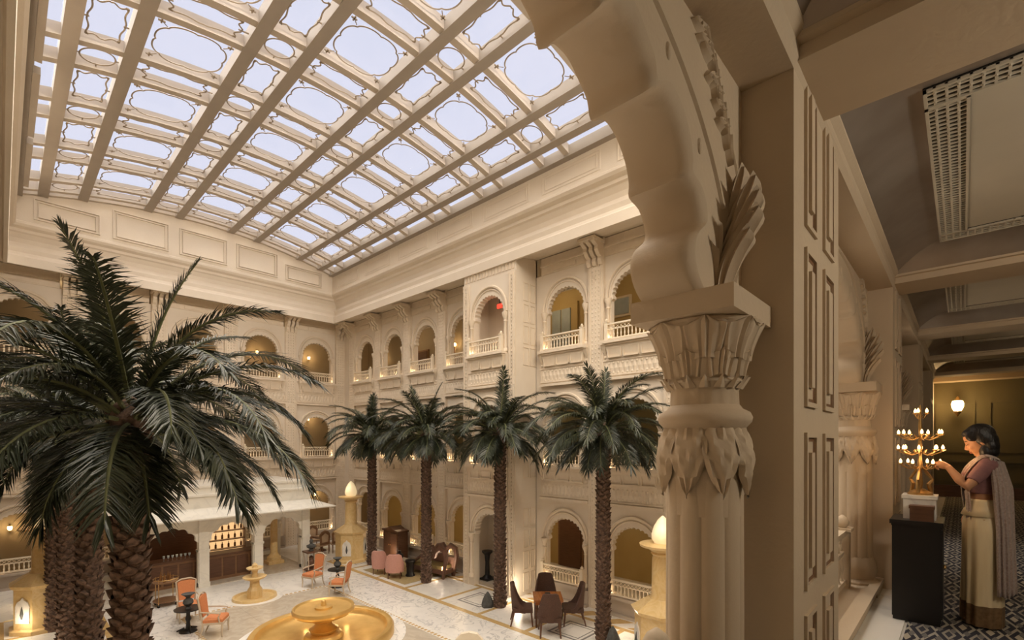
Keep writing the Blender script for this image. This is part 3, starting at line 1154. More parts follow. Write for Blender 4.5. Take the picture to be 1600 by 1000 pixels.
COLM = {}
flute = lambda a, z: 1 + 0.045 * abs(math.cos(5 * a)) - 0.04
COLM['shaft'] = MB().lathe([(0.150, 0.33), (0.150, 0.8), (0.148, 1.34), (0.14, 1.40)], 80, mod=lambda a, z: 0.955 + 0.075 * abs(math.sin(5 * a)) ** 0.6).mesh('column', 'corr', True)
m = MB().box(-0.21, 0.21, -0.21, 0.21, 0, 0.08).lathe([(0.20, 0.08), (0.20, 0.12), (0.165, 0.15), (0.185, 0.22), (0.17, 0.30), (0.15, 0.36)], 48, mod=lambda a, z: 1 + 0.03 * abs(math.sin(6 * a)))
COLM['column_base'] = m.mesh('column_base', 'corr', True)
m = MB().lathe([(0.148, 1.20), (0.150, 1.40), (0.145, 1.55)], 32)
for k in range(8):
    a = 2 * PI * k / 8
    lf = MB()
    rows = []
    for i in range(12):
        s = i / 11
        hwid = 0.072 * (math.sin(PI * min(1, 0.35 + 0.65 * s))) ** 0.6
        row = []
        for j in range(9):
            u = -1 + j / 4
            bul = 0.150 + 0.030 * math.sin(PI * min(1, s * 1.05)) + 0.012 * (1 - u * u) + 0.008 * math.cos(abs(u) * PI * 3 + s * 9) + (0.016 * max(0, s - 0.75) * 4)
            th = a + hwid * u / 0.16
            row.append((bul * math.cos(th), bul * math.sin(th), 1.555 - 0.285 * s + 0.03 * abs(u) * s))
        rows.append(row)
    lf.grid(rows)
    m.add(lf.v, lf.f)
COLM['leaf_collar'] = m.mesh('leaf_collar', 'corr', True)
COLM['neck_ring'] = MB().lathe([(0.145, 1.54), (0.16, 1.555), (0.183, 1.58), (0.187, 1.60), (0.178, 1.62), (0.15, 1.635), (0.14, 1.65)], 40).mesh('neck_ring', 'corr', True)
# capital: fluted neck, crown of small points, then flaring petals
m = MB().lathe([(0.135, 1.63), (0.132, 1.72), (0.148, 1.74), (0.140, 1.755), (0.150, 1.78), (0.163, 1.84), (0.178, 1.90), (0.21, 1.965), (0.212, 1.985)], 96,
               mod=lambda a, z: 1 + (0.035 * abs(math.sin(12 * a)) if z > 1.755 else 0.02 * abs(math.sin(8 * a))))
for k in range(16):
    a = 2 * PI * k / 16
    rows = []
    for i in range(4):
        s = i / 3
        r = 0.140 + 0.03 * s
        hw_ = 0.024 * (1 - s)
        rows.append([((r) * math.cos(a - hw_ / 0.14), r * math.sin(a - hw_ / 0.14), 1.715 + 0.05 * s), ((r + .01) * math.cos(a), (r + .01) * math.sin(a), 1.715 + 0.05 * s), (r * math.cos(a + hw_ / 0.14), r * math.sin(a + hw_ / 0.14), 1.715 + 0.05 * s)])
    m.grid(rows)
for tier, (z0, h, r0, r1, nn, wdt) in enumerate(((1.765, 0.10, 0.152, 0.176, 8, 0.068), (1.83, 0.15, 0.168, 0.222, 8, 0.088))):
    for k in range(nn):
        a = 2 * PI * (k + 0.5 * tier) / nn
        rows = []
        for i in range(9):
            s = i / 8
            hwid = wdt * (0.75 + 0.25 * s) * (1 if s < 0.8 else math.sqrt(max(0, 1 - ((s - 0.8) / 0.2) ** 2)) * 0.75 + 0.25)
            row = []
            for j in range(13):
                u = -1 + j / 6
                r = r0 + (r1 - r0) * s ** 1.5 + 0.008 * (1 - u * u) + 0.006 * math.cos(u * PI * 5)
                th = a + hwid * u / 0.19
                row.append((r * math.cos(th), r * math.sin(th), z0 + h * s - 0.012 * u * u))
            rows.append(row)
        m.grid(rows)
COLM['capital'] = m.mesh('capital', 'corr', True)
m = MB().box(-0.205, 0.205, -0.25, 0.21, 1.985, 2.072)
m.lathe([(0.205, 1.965), (0.21, 1.985)], 40)
m.tube([(0.212 * math.cos(2 * PI * k / 48), 0.212 * math.sin(2 * PI * k / 48), 1.975) for k in range(48)], 0.010, 5, True)
COLM['abacus'] = m.mesh('abacus', 'corr')
# crest of acanthus leaves standing on the abacus, tips curling out towards the corridor
m = MB()
for (x0, y0, hgt, curl, wd_) in ((0.045, 0.10, 0.60, 0.10, 0.050), (0.065, 0.06, 0.52, 0.135, 0.050), (0.075, 0.02, 0.43, 0.15, 0.046), (0.085, -0.02, 0.34, 0.15, 0.042), (0.095, -0.06, 0.24, 0.12, 0.038), (0.02, -0.04, 0.36, 0.05, 0.05), (0.03, -0.09, 0.22, 0.05, 0.045)):
    rings = []
    for i in range(14):
        s = i / 13
        wv = wd_ * (0.62 + 0.55 * math.sin(PI * min(1.0, s * 0.95))) * (1 if s < 0.85 else max(0.22, math.sqrt(max(0, 1 - ((s - 0.85) / 0.16) ** 2))))
        cxx = x0 + curl * s ** 2.2
        zz = 2.068 + hgt * (s - 0.10 * s ** 4)
        front, back = [], []
        for k in range(9):
            u = -1 + k / 4
            rib = 0.012 * math.cos(u * PI * 3.5)
            front.append((cxx + wv * u, y0 - 0.035 * (1 - u * u) - rib - 0.03 * s * s, zz + 0.03 * (1 - abs(u)) * s))
            back.append((cxx + wv * u * 0.9 - 0.01, y0 + 0.03, zz))
        rings.append(front + back[::-1])
    m.loft(rings)
m.box(-0.02, 0.07, 0.0, 0.205, 2.07, 2.42)
COLM['acanthus_crest'] = m.mesh('acanthus_crest', 'corr', True)
COLM_M = {k: v for k, v in COLM.items()}

arcade = struct('wall_arcade')
PIL = [-1.62, 2.25, 6.12, 9.99, 13.86]
ACY = [0.8, 4.67, 8.54, 12.41]
for yc in ACY[:3]:
    scallop_arch(arcade, yc)
    column_parts(arcade, -0.80, yc + 1.24)
    c = column_parts(arcade, -0.80, yc - 1.24)
    c.scale = (1, -1, 1)


def pilaster(y0):
    m = MB().box(XN, -0.511, y0, y0 + 0.98, F, 7.75)
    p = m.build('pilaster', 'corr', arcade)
    # sunk-panel mouldings: a frame with a raised bar inside
    for (a, b) in ((0.18, 0.39), (0.56, 0.80)):
        for (z0, z1) in ((6.655, 7.40), (5.855, 6.56), (5.04, 5.74), (4.35, 4.93)):
            fr = MB()
            t = 0.022
            X0, X1 = -0.511, -0.498
            for q0, q1, w0, w1 in frame_bars(y0 + a, y0 + b, z0, z1, t):
                fr.box(X0, X1, q0, q1, w0, w1)
            fr.box(X0 - 0.002, X0 + 0.016, y0 + a + 0.075, y0 + b - 0.075, z0 + 0.09, z1 - 0.09)
            fr.build('panel_mould', 'corr', p)
            g = MB()
            for q0, q1, w0, w1 in frame_bars(y0 + a + t, y0 + b - t, z0 + t, z1 - t, 0.018):
                g.box(X0 - 0.001, X0 + 0.0015, q0, q1, w0, w1)
            g.build('groove', 'midwood', p)
    MB().box(-0.511, -0.47, y0, y0 + 0.98, F, F + 0.12).build('pilaster_foot', 'corr', p)
    return p


for y0 in PIL:
    pilaster(y0)
MB().box(XN, -0.72, 11.0, 13.9, F, 7.75).build('end_panel', 'corr', arcade)


def near_rail(yc):
    hw_ = 0.86
    b = MB()
    b.box(-0.89, -0.81, yc - hw_, yc + hw_, 4.80, 4.85).box(-0.875, -0.825, yc - hw_, yc + hw_, 4.62, 4.65).box(-0.885, -0.815, yc - hw_, yc + hw_, 4.33, 4.38)
    r = b.build('balustrade', 'corr', arcade)
    for i in range(12):
        y = yc - hw_ + 2 * hw_ * (i + 0.5) / 12
        MB().lathe([(0.030, 4.38), (0.016, 4.42), (0.034, 4.50), (0.018, 4.58), (0.028, 4.62)], 10, -0.85, y).build('baluster', 'corr', r, True)
        s = 2 * hw_ / 24
        MB().tube([(-0.85, y - s, 4.65), (-0.85, y + s, 4.80)], 0.013, 5).tube([(-0.85, y - s, 4.80), (-0.85, y + s, 4.65)], 0.013, 5).build('lattice_cross', 'corr', r)
    for s in (-1, 1):
        y = yc + s * (hw_ + 0.05)
        p = MB().box(-0.91, -0.79, y - 0.055, y + 0.055, 4.30, 4.84).box(-0.93, -0.77, y - 0.075, y + 0.075, 4.84, 4.87)
        p.lathe([(0.03, 4.87), (0.055, 4.90), (0.058, 4.93), (0.04, 4.965), (0.008, 4.99)], 12, -0.85, y)
        p.build('post', 'corr', r, True)
    MB().box(XN - 0.02, -0.60, yc - 1.44, yc + 1.44, F, 4.30).box(-0.66, -0.58, yc - 1.44, yc + 1.44, 4.28, 4.32).build('sill', 'corr', r)


for yc in ACY[:3]:
    near_rail(yc)

# --- coffered ceiling
BEAMS = [(-1.7, -1.1), (2.25, 2.76), (6.1, 6.6), (9.3, 9.8), (12.3, 12.75), (15.3, 15.75)]
cc = struct('ceiling_corridor')
MB().box(-0.6, 2.6, -4.9, 17.8, 7.52, 7.76).build('ceiling_slab', 'ceil', cc)
for (a, b) in BEAMS:
    bm_ = MB().box(-0.511, 2.6, a, b, 7.27, 7.53).build('beam', 'corr', cc)
    MB().box(-0.511, 2.6, a - 0.05, a, 7.33, 7.40).build('beam_mould', 'corr', bm_)
    MB().box(-0.511, 2.6, b, b + 0.05, 7.33, 7.40).build('beam_mould', 'corr', bm_)
MB().prism([(-0.72, 7.40), (-0.46, 7.40), (-0.46, 7.36), (-0.49, 7.33), (-0.49, 7.28), (-0.511, 7.25), (-0.72, 7.25)], [], -4.8, 15.8, 'y').build('wall_cornice', 'corr', cc)
for i in range(len(BEAMS) - 1):
    y0, y1 = BEAMS[i][1] + 0.05, BEAMS[i + 1][0] - 0.05
    ix0, ix1, iy0, iy1 = -0.15, 2.2, y0 + 0.42, y1 - 0.30
    # sloping silvered cove
    cv = MB()
    o = [(-0.50, y0), (2.6, y0), (2.6, y1), (-0.50, y1)]
    n_ = [(ix0, iy0), (ix1, iy0), (ix1, iy1), (ix0, iy1)]
    for k in range(4):
        p, q, r_, s_ = o[k], o[(k + 1) % 4], n_[(k + 1) % 4], n_[k]
        rows = []
        for t in range(6):
            s = t / 5
            z = 7.35 + 0.155 * math.sin(s * PI / 2)
            rows.append([(p[0] + (s_[0] - p[0]) * s, p[1] + (s_[1] - p[1]) * s, z), (q[0] + (r_[0] - q[0]) * s, q[1] + (r_[1] - q[1]) * s, z)])
        cv.grid(rows)
    cv.build('silver_cove', 'silver', cc, True)
    MB().box(ix0, ix1, iy0, iy1, 7.50, 7.53).build('coffer_panel', 'ceil', cc)
    # pierced grille border: dark duct behind a lattice of small bars
    W_ = 0.18
    for (a0, a1, b0, b1) in ((ix0, ix0 + W_, iy0 + W_, iy1 - W_), (ix1 - W_, ix1, iy0 + W_, iy1 - W_), (ix0, ix1, iy0, iy0 + W_), (ix0, ix1, iy1 - W_, iy1)):
        g = MB().box(a0, a1, b0, b1, 7.494, 7.505).build('grille', 'dark_void', cc)
        la = MB()
        for (u0, u1, v0, v1) in ((a0, a1, b0, b0 + 0.015), (a0, a1, b1 - 0.015, b1), (a0, a0 + 0.015, b0, b1), (a1 - 0.015, a1, b0, b1)):
            la.box(u0, u1, v0, v1, 7.480, 7.4945)
        x = a0 + 0.015
        dx = (a1 - a0) / max(1, round((a1 - a0) / 0.045))
        dy = (b1 - b0) / max(1, round((b1 - b0) / 0.045))
        k = 1
        while a0 + k * dx < a1 - 0.01:
            la.box(a0 + k * dx - 0.006, a0 + k * dx + 0.006, b0, b1, 7.486, 7.4945)
            k += 1
        k = 1
        while b0 + k * dy < b1 - 0.01:
            la.box(a0, a1, b0 + k * dy - 0.006, b0 + k * dy + 0.006, 7.485, 7.4942)
            k += 1
        # rosettes at alternate crossings
        nx, ny = round((a1 - a0) / dx), round((b1 - b0) / dy)
        for ii in range(1, nx):
            for jj in range(1, ny):
                if (ii + jj) % 2 == 0:
                    xx, yy = a0 + ii * dx, b0 + jj * dy
                    la.add([(xx - 0.016, yy, 7.488), (xx, yy - 0.016, 7.488), (xx + 0.016, yy, 7.488), (xx, yy + 0.016, 7.488), (xx, yy, 7.480)], [(0, 1, 4), (1, 2, 4), (2, 3, 4), (3, 0, 4)])
        stuff(la.build('lattice', 'ceil', g))

# --- far end wall of the corridor
ew = struct('wall_end')
MB().box(-0.95, 2.6, 17.66, 17.8, F, 8.3).build('panelling', 'olive', ew)
MB().box(-0.95, 2.6, 17.2, 17.7, 7.3, 7.75).build('header', 'corr', ew)
MB().box(-0.95, 2.6, 17.56, 17.68, F, F + 0.32).build('skirting', 'wood', ew)
MB().box(-0.95, 2.6, 17.60, 17.68, F + 0.95, F + 1.05).build('dado_rail', 'olive', ew)
for a, b in ((-0.55, 0.24), (0.50, 1.6)):
    for z0, z1 in ((F + 1.2, F + 2.55), (F + 0.42, F + 0.88)):
        m = MB()
        for q0, q1, w0, w1 in frame_bars(a, b, z0, z1, 0.035):
            m.box(q0, q1, 17.635, 17.665, w0, w1)
        m.build('panel_mould', 'olive', ew)
MB().box(-0.96, -0.58, 14.4, 17.64, F, 7.75).build('pale_panel', 'plaster', arcade)
# pale pier beyond the last arch
MB().box(-0.96, -0.56, 14.0, 14.45, F, 7.75).build('corner_pier', 'corr', arcade)


def sconce(loc, rz, label, e=6, group=None):
    t = thing('wall_sconce', label, 'sconce', loc, rz, group)
    # local: wall at y = 0, lamp towards -y
    MB().lathe([(0.001, -0.06), (0.05, -0.05), (0.05, 0.05), (0.001, 0.06)], 12).xf(Matrix.Rotation(PI / 2, 4, 'X') @ Matrix.Scale(0.3, 4, (0, 0, 1))).build('backplate', 'brass', t, True)
    MB().tube([(0, -0.01, 0.05), (0, -0.08, 0.16), (0, -0.16, 0.15), (0, -0.17, 0.10)], 0.012, 6).build('arm', 'brass', t, True)
    MB().lathe([(0.02, 0.10), (0.07, 0.08), (0.085, 0.03), (0.08, -0.03), (0.05, -0.10), (0.01, -0.13)], 14, 0, -0.17).build('glass_globe', 'bulb_soft', t, True)
    MB().lathe([(0.055, -0.10), (0.06, -0.11), (0.03, -0.15), (0.006, -0.20)], 12, 0, -0.17).lathe([(0.02, 0.15), (0.045, 0.10), (0.06, 0.08)], 12, 0, -0.17).build('brass_cage', 'brass', t, True)
    point('sconce_light', (0, -0.34, 0.02), e, (1, 0.66, 0.30), 0.08, t)
    return t


sconce((-0.10, 17.64, 6.66), 0, 'glowing brass wall sconce on the olive end wall of the corridor', 20).scale = (1.5, 1.5, 1.5)
for x, z, lab in ((-28.6, 11.3, 'lit sconce behind the second top-floor arch from the far corner'), (-21.0, 11.2, 'lit sconce behind the top-floor arch just left of the projecting bay')):
    sconce((x, 17.8, z), 0, lab, 14)
sconce((-30.7, 13.5, 11.05), PI / 2, 'lit sconce in the top-floor arch of the back wall beside the corner', 14)
sconce((-30.7, 13.45, 7.15), PI / 2, 'lit sconce in the middle-floor arch of the back wall beside the corner', 14)
sconce((-30.7, 13.9, 2.3), PI / 2, 'lit sconce in the ground-floor arch just above the pavilion roof end', 14)
sconce((-30.7, 0.27, 1.9), PI / 2, 'lit sconce in the ground-floor arch at the far left edge', 14)
sconce((-30.7, 10.4, 11.0), PI / 2, 'lit sconce in the top-floor arch right of the largest palm crown', 14)

# corridor fill: unseen point lights added to brighten the corridor
for y, q in ((4.3, 0.20), (8.0, 0.24), (11.0, 0.30), (14.1, 0.08)):
    point('corridor_fill_light', (1.6, y, 7.2), COR * q, (1, 0.80, 0.56), 0.12)
point('corridor_fill_light', (1.9, 2.75, 6.9), COR * 2.3, (1, 0.91, 0.78), 0.12)
point('corridor_fill_light', (1.8, -0.9, 7.1), COR * 0.35, (1, 0.80, 0.56), 0.12)

# doors and windows at the back of the galleries
dg = struct('door_1')
MB().box(-14.2, -12.55, 17.64, 17.74, 8.4, 12.0).build('door_frame', 'gold_wall', dg)
for a in (-13.95, -13.40):
    MB().box(a, a + 0.48, 17.58, 17.66, 8.5, 11.75).build('pane', 'window', dg)
wg = struct('window_1')
MB().box(-10.75, -9.9, 17.66, 17.74, 10.9, 11.75).build('window_frame', 'rail', wg)
MB().box(-10.65, -10.0, 17.62, 17.68, 11.0, 11.65).build('pane', 'window', wg)
for x, k in ((-24.3, 2), (-21.9, 2), (-31.2, 0), (-22.2, 0), (-13.0, 0)):
    if x < -30:
        continue
    dd = struct('door_2')
    MB().box(x - 0.7, x + 0.7, 17.72, 17.81, k * ST, k * ST + 2.9).build('door_frame', 'midwood', dd)
    MB().box(x - 0.6, x + 0.6, 17.68, 17.75, k * ST, k * ST + 2.8).build('door_leaf', 'wood', dd)
# gold-painted rear wall of the top gallery on the near half
MB().box(-17.5, 2.6, 17.74, 17.8, 8.4, 12.6).build('painted_panel', 'gold_wall', ro)
# ================================================================== PALMS
def frond_mesh(L, elev, bend, seed, n=96, side=0.0):
    """one frond leaving the origin along +x at the given elevation and arching down; leaflets as folded blades"""
    rnd = random.Random(seed)
    S = 26
    pts = [Vector((0, 0, 0))]
    for i in range(S):
        s = (i + 0.5) / S
        e = elev - bend * s ** 1.35
        yaw = side * s * s
        pts.append(pts[-1] + Vector((math.cos(e) * math.cos(yaw), math.cos(e) * math.sin(yaw), math.sin(e))) * (L / S))

    def at(s):
        f = min(max(s * S, 0), S - 1e-4)
        i = int(f)
        p = pts[i].lerp(pts[i + 1], f - i)
        t = (pts[min(i + 2, S)] - pts[max(i - 1, 0)]).normalized()
        return p, t
    lm, rm = MB(), MB()
    rm.tube([pts[i] for i in range(0, S + 1, 2)], [0.026 * (1 - 0.85 * i / S) + 0.003 for i in range(0, S + 1, 2)], 5)
    for i in range(n):
        s = 0.10 + 0.90 * i / (n - 1)
        p, t = at(s)
        b = t.cross(Vector((0, 0, 1)))
        if b.length < 0.05:
            b = Vector((0, 1, 0))
        b.normalize()
        up = b.cross(t).normalized()
        env = min(1, (s - 0.02) / 0.22) * (1 - 0.55 * max(0, (s - 0.45) / 0.55) ** 1.5)
        for sg in (-1, 1):
            ll = 0.47 * env * rnd.uniform(0.85, 1.1)
            fw = math.radians(rnd.uniform(34, 50) if s < 0.93 else 18)
            vv = rnd.uniform(0.10, 0.55)
            d = (t * math.cos(fw) + b * (sg * math.sin(fw)) + up * vv * 0.55).normalized()
            droop = Vector((0, 0, -1)) * ll * rnd.uniform(0.16, 0.46)
            wv = d.cross(up).normalized() * (0.0125 * rnd.uniform(0.8, 1.2))
            q0 = p
            q1 = p + d * ll * 0.45 + droop * 0.15
            q2 = p + d * ll + droop
            fold = up * 0.006
            o = len(lm.v)
            lm.v += [tuple(q0 - wv * 0.4), tuple(q0 + wv * 0.4), tuple(q1 - wv), tuple(q1 - fold), tuple(q1 + wv), tuple(q2)]
            lm.f += [(o, o + 3, o + 2), (o, o + 1, o + 3), (o + 1, o + 4, o + 3), (o + 2, o + 3, o + 5), (o + 3, o + 4, o + 5)]
    me = bpy.data.meshes.new('frond')
    v = lm.v + rm.v
    k = len(lm.v)
    me.from_pydata(v, [], lm.f + [tuple(i + k for i in f) for f in rm.f])
    me.materials.append(M['frond'])
    me.materials.append(M['rachis'])
    for i, p in enumerate(me.polygons):
        if i >= len(lm.f):
            p.material_index = 1
    me.update()
    return me


FR = []
for lv, (el, bd) in enumerate(((86, 24), (64, 66), (48, 84), (31, 88), (13, 76), (-6, 62), (-24, 50))):
    for q in range(3):
        FR.append((lv, frond_mesh((2.05, 2.2, 2.25, 2.2, 2.1, 1.75, 1.35)[lv] + 0.12 * (q - 1), math.radians(el + (q - 1) * 6), math.radians(bd + (q - 1) * 9), 10 * lv + q, side=(q - 1) * 0.35)))
BYL = {}
for lv, me in FR:
    BYL.setdefault(lv, []).append(me)
LEVELS = [0] * 2 + [1] * 6 + [2] * 10 + [3] * 12 + [4] * 11 + [5] * 9 + [6] * 4
TH = 6.02

boss_me = MB().add([(-0.07, 0.0, -0.05), (0.07, 0.0, -0.05), (0.085, 0.012, 0.03), (-0.085, 0.012, 0.03), (-0.05, 0.045, 0.02), (0.05, 0.045, 0.02), (0.0, 0.085, 0.085), (0, 0.0, 0.09)],
                   [(0, 1, 5, 4), (0, 4, 3), (1, 2, 5), (4, 5, 6), (3, 4, 6), (5, 2, 6), (3, 6, 7), (6, 2, 7)]).mesh('leaf_base', 'boss')


def trunk_r(z):
    return 0.175 + 0.03 * max(0, 1 - z / 0.8) - 0.015 * (z / TH) + 0.03 * max(0, (z - 5.4) / 0.85)


def boss_spots():
    k = 0
    z = 0.06
    out = []
    while z < TH - 0.05:
        a = k * 2.39996
        out.append((a, z))
        z += 0.0165
        k += 1
    return out


def trunk_mesh(with_boss=True):
    m = MB().lathe([(trunk_r(z), z) for z in [TH * i / 20 for i in range(21)]], 14)
    if with_boss:
        rnd = random.Random(5)
        for a, z in boss_spots():
            r = trunk_r(z) - 0.012
            sc_ = rnd.uniform(0.85, 1.15)
            M4 = Matrix.Translation((r * math.cos(a), r * math.sin(a), z)) @ Matrix.Rotation(a - PI / 2 + rnd.uniform(-.2, .2), 4, 'Z') @ Matrix.Scale(sc_, 4)
            o = len(m.v)
            m.add([v.co for v in boss_me.vertices], [tuple(p.vertices) for p in boss_me.polygons])
            m.xf(M4, o)
    return m


trunk_me = trunk_mesh().mesh('trunk', 'boss')
bare_me = trunk_mesh(False).mesh('trunk', 'trunk', True)
crown_me = MB().lathe([(0.20, TH - 0.25), (0.24, TH - 0.05), (0.19, TH + 0.12), (0.05, TH + 0.25)], 12, mod=lambda a, z: 1 + 0.12 * math.sin(5 * a)).mesh('crown_heart', 'boss')


def palm(x, y, label, seed, near=False, sc_=1.0):
    t = thing('palm_tree', label, 'palm tree', (x, y, 0), 0, 'tall indoor date palms')
    rnd = random.Random(seed)
    if near:
        tr = inst('trunk', bare_me, t)
        lower = MB()
        rn = random.Random(5)
        cand = []
        for a, z in boss_spots():
            r = trunk_r(z) - 0.012
            p = (r * math.cos(a), r * math.sin(a), z)
            face = -((math.cos(a) * -x) + (math.sin(a) * -y))       # towards the gallery when negative
            cand.append((p, a, z, rn.uniform(0.85, 1.15), rn.uniform(-.2, .2), face))
        vis = [c for c in cand if c[2] > 2.3 and c[5] < 0.9][-290:]
        ids = set(id(c) for c in vis)
        for c in cand:
            if id(c) in ids:
                inst('leaf_base', boss_me, tr, c[0], (0, 0, c[1] - PI / 2 + c[4]), c[3])
            else:
                o = len(lower.v)
                lower.add([v.co for v in boss_me.vertices], [tuple(p.vertices) for p in boss_me.polygons])
                lower.xf(Matrix.Translation(c[0]) @ Matrix.Rotation(c[1] - PI / 2 + c[4], 4, 'Z') @ Matrix.Scale(c[3], 4), o)
        stuff(lower.build('lower_leaf_bases', 'boss', tr))
    else:
        inst('trunk', trunk_me, t, (0, 0, 0), rnd.uniform(0, 6))
    sy = 1 if y > 6 else -1
    point('palm_fill_light', (0.15, sy * 0.75, 0.45), 12 if x in (-20.0, -7.5) else 30, (1, 0.82, 0.60), 0.05, t)  # light added to brighten the lower facade and trunk foot
    inst('crown_heart', crown_me, t)
    a = rnd.uniform(0, 6)
    for i, lv in enumerate(LEVELS):
        a += 2.39996 + rnd.uniform(-0.12, 0.12)
        me = rnd.choice(BYL[lv])
        r0 = 0.08 + 0.02 * lv
        inst('frond', me, t, (r0 * math.cos(a), r0 * math.sin(a), TH + 0.16 - 0.055 * lv), (rnd.uniform(-.15, .15), rnd.uniform(-.12, .12), a), rnd.uniform(0.88, 1.08) * sc_)
    return t


palm(-7.5, 1.1, 'largest palm with a shaggy trunk, nearest at the left', 11, True, 1.06)
palm(-11.65, 1.1, 'second palm of the left row, its trunk just left of the largest trunk', 12)
palm(-15.85, 1.1, 'third palm of the left row, its trunk left of the two nearer trunks', 13)
palm(-20.0, 1.1, 'farthest palm of the left row beside the gold lamp pillar', 14)
palm(-7.5, 11.8, 'palm of the right row nearest the carved stone column', 15)
palm(-11.65, 11.8, 'palm standing in front of the projecting bay beside the wicker chairs', 16)
palm(-15.85, 11.8, 'palm standing in front of the curved brown sofa', 17)
palm(-20.0, 11.8, 'farthest palm of the right row beside the flame-topped gold pillar', 18)

# ================================================================== FOUNTAINS, LAMP PILLARS
t = thing('large_fountain', 'large gold two-level fountain with a wide round basin in the centre of the hall', 'fountain', (-13.6, 6.45, 0))
MB().lathe([(0.4, 0.01), (1.70, 0.03), (1.78, 0.10), (1.80, 0.24), (1.86, 0.27), (1.95, 0.27), (2.0, 0.20), (2.0, 0.0)], 72, cap=False).build('basin', 'gold', t, True)
MB().lathe([(1.98, 0.012), (2.35, 0.012), (2.35, 0.0)], 72, cap=False).build('basin_kerb', 'vine_marble', t, True)
MB().lathe([(0.55, 0.02), (0.5, 0.12), (0.34, 0.16), (0.40, 0.26), (0.28, 0.34), (0.22, 0.44), (0.34, 0.50), (0.30, 0.54)], 32).build('pedestal', 'gold', t, True)
MB().lathe([(0.25, 0.52), (0.55, 0.60), (0.78, 0.70), (0.84, 0.76), (0.86, 0.83), (0.84, 0.90), (0.80, 0.905), (0.76, 0.86), (0.2, 0.84)], 56, mod=lambda a, z: 1 + (0.012 * abs(math.sin(18 * a)) if 0.7 < z < 0.85 else 0)).build('upper_bowl', 'gold', t, True)
MB().lathe([(0.24, 0.84), (0.24, 0.90), (0.08, 0.92), (0.06, 1.06), (0.03, 1.08)], 24).build('nozzle', 'gold', t, True)
for a in range(6):
    point('basin_light', (1.1 * math.cos(a * PI / 3), 1.1 * math.sin(a * PI / 3), 0.30), 1.6, (1, 0.76, 0.42), 0.04, t)

t = thing('small_fountain', 'small gold three-tiered fountain in front of the white pavilion', 'fountain', (-18.85, 6.35, 0))
MB().lathe([(0.2, 0.02), (0.62, 0.03), (0.66, 0.10), (0.72, 0.10), (0.74, 0.0)], 40, cap=False).build('basin', 'gold_stone', t, True)
MB().lathe([(0.74, 0.010), (0.95, 0.010), (0.95, 0.0)], 40, cap=False).build('basin_kerb', 'white_marble', t)
MB().lathe([(0.26, 0.02), (0.26, 0.30), (0.18, 0.42), (0.16, 0.62), (0.20, 0.66)], 8).build('pedestal', 'gold_stone', t)
MB().lathe([(0.15, 0.64), (0.36, 0.72), (0.40, 0.78), (0.36, 0.80), (0.1, 0.76)], 28).build('lower_bowl', 'gold_stone', t, True)
MB().lathe([(0.12, 0.76), (0.09, 0.90), (0.12, 1.02), (0.26, 1.06), (0.28, 1.11), (0.1, 1.10), (0.08, 1.16), (0.10, 1.2), (0.02, 1.28)], 24).build('upper_bowl', 'gold_stone', t, True)


def lamp_pillar(x, y, label):
    t = thing('lamp_pillar', label, 'lamp pillar', (x, y, 0), PI / 8, 'flame-topped stone lamp pillars')
    MB().lathe([(0.80, 0), (0.80, 0.12), (0.70, 0.16), (0.70, 1.32), (0.76, 1.36), (0.80, 1.44), (0.70, 1.50), (0.46, 1.66), (0.36, 1.72)], 8).build('base', 'gold_stone', t)
    for k in range(4):
        a = PI / 8 + k * PI / 2
        poly = [(-0.20, 0.35), (0.20, 0.35), (0.20, 0.85), (0.14, 0.98), (0.05, 1.03), (0.0, 1.10), (-0.05, 1.03), (-0.14, 0.98), (-0.20, 0.85)]
        MB().prism(poly, [], -0.675, -0.63).build('niche_panel', 'white_marble', t, rot=a)
        MB().lathe([(0.02, 0.48), (0.05, 0.62), (0.02, 0.78), (0.004, 0.85)], 6, 0, -0.68).build('flower_carving', 'charcoal', t, rot=a)
    MB().lathe([(0.34, 1.70), (0.28, 1.80), (0.26, 2.7), (0.24, 2.78), (0.30, 2.84), (0.26, 2.90)], 12, mod=lambda a, z: 1 + 0.02 * abs(math.sin(6 * a))).build('shaft', 'gold_stone', t, True)
    MB().lathe([(0.26, 2.88), (0.40, 2.98), (0.56, 3.02), (0.58, 3.08), (0.30, 3.10)], 32, mod=lambda a, z: 1 + (0.04 * math.sin(16 * a) if z > 3.0 else 0)).build('petal_dish', 'gold_stone', t, True)
    MB().lathe([(0.20, 3.09), (0.27, 3.20), (0.28, 3.32), (0.22, 3.52), (0.12, 3.70), (0.02, 3.80)], 20).build('flame_globe', 'flame', t, True)
    point('pillar_light', (0, -0.5, 3.6), 4, WARM, 0.1, t)
    return t


lamp_pillar(-21.4, 11.5, 'gold lamp pillar with a glowing flame globe in the far corner')
lamp_pillar(-5.6, 11.6, 'gold lamp pillar with flame globe, half hidden by the carved near column')
lamp_pillar(-20.6, 0.9, 'gold lamp pillar half hidden behind the left palm trunks')

# ================================================================== WHITE PAVILION WITH THE BAR
P = thing('marble_pavilion', 'white marble pavilion with three scalloped arches and a wide sloping eave', 'pavilion', (-21.7, 6.45, 0), PI / 2)
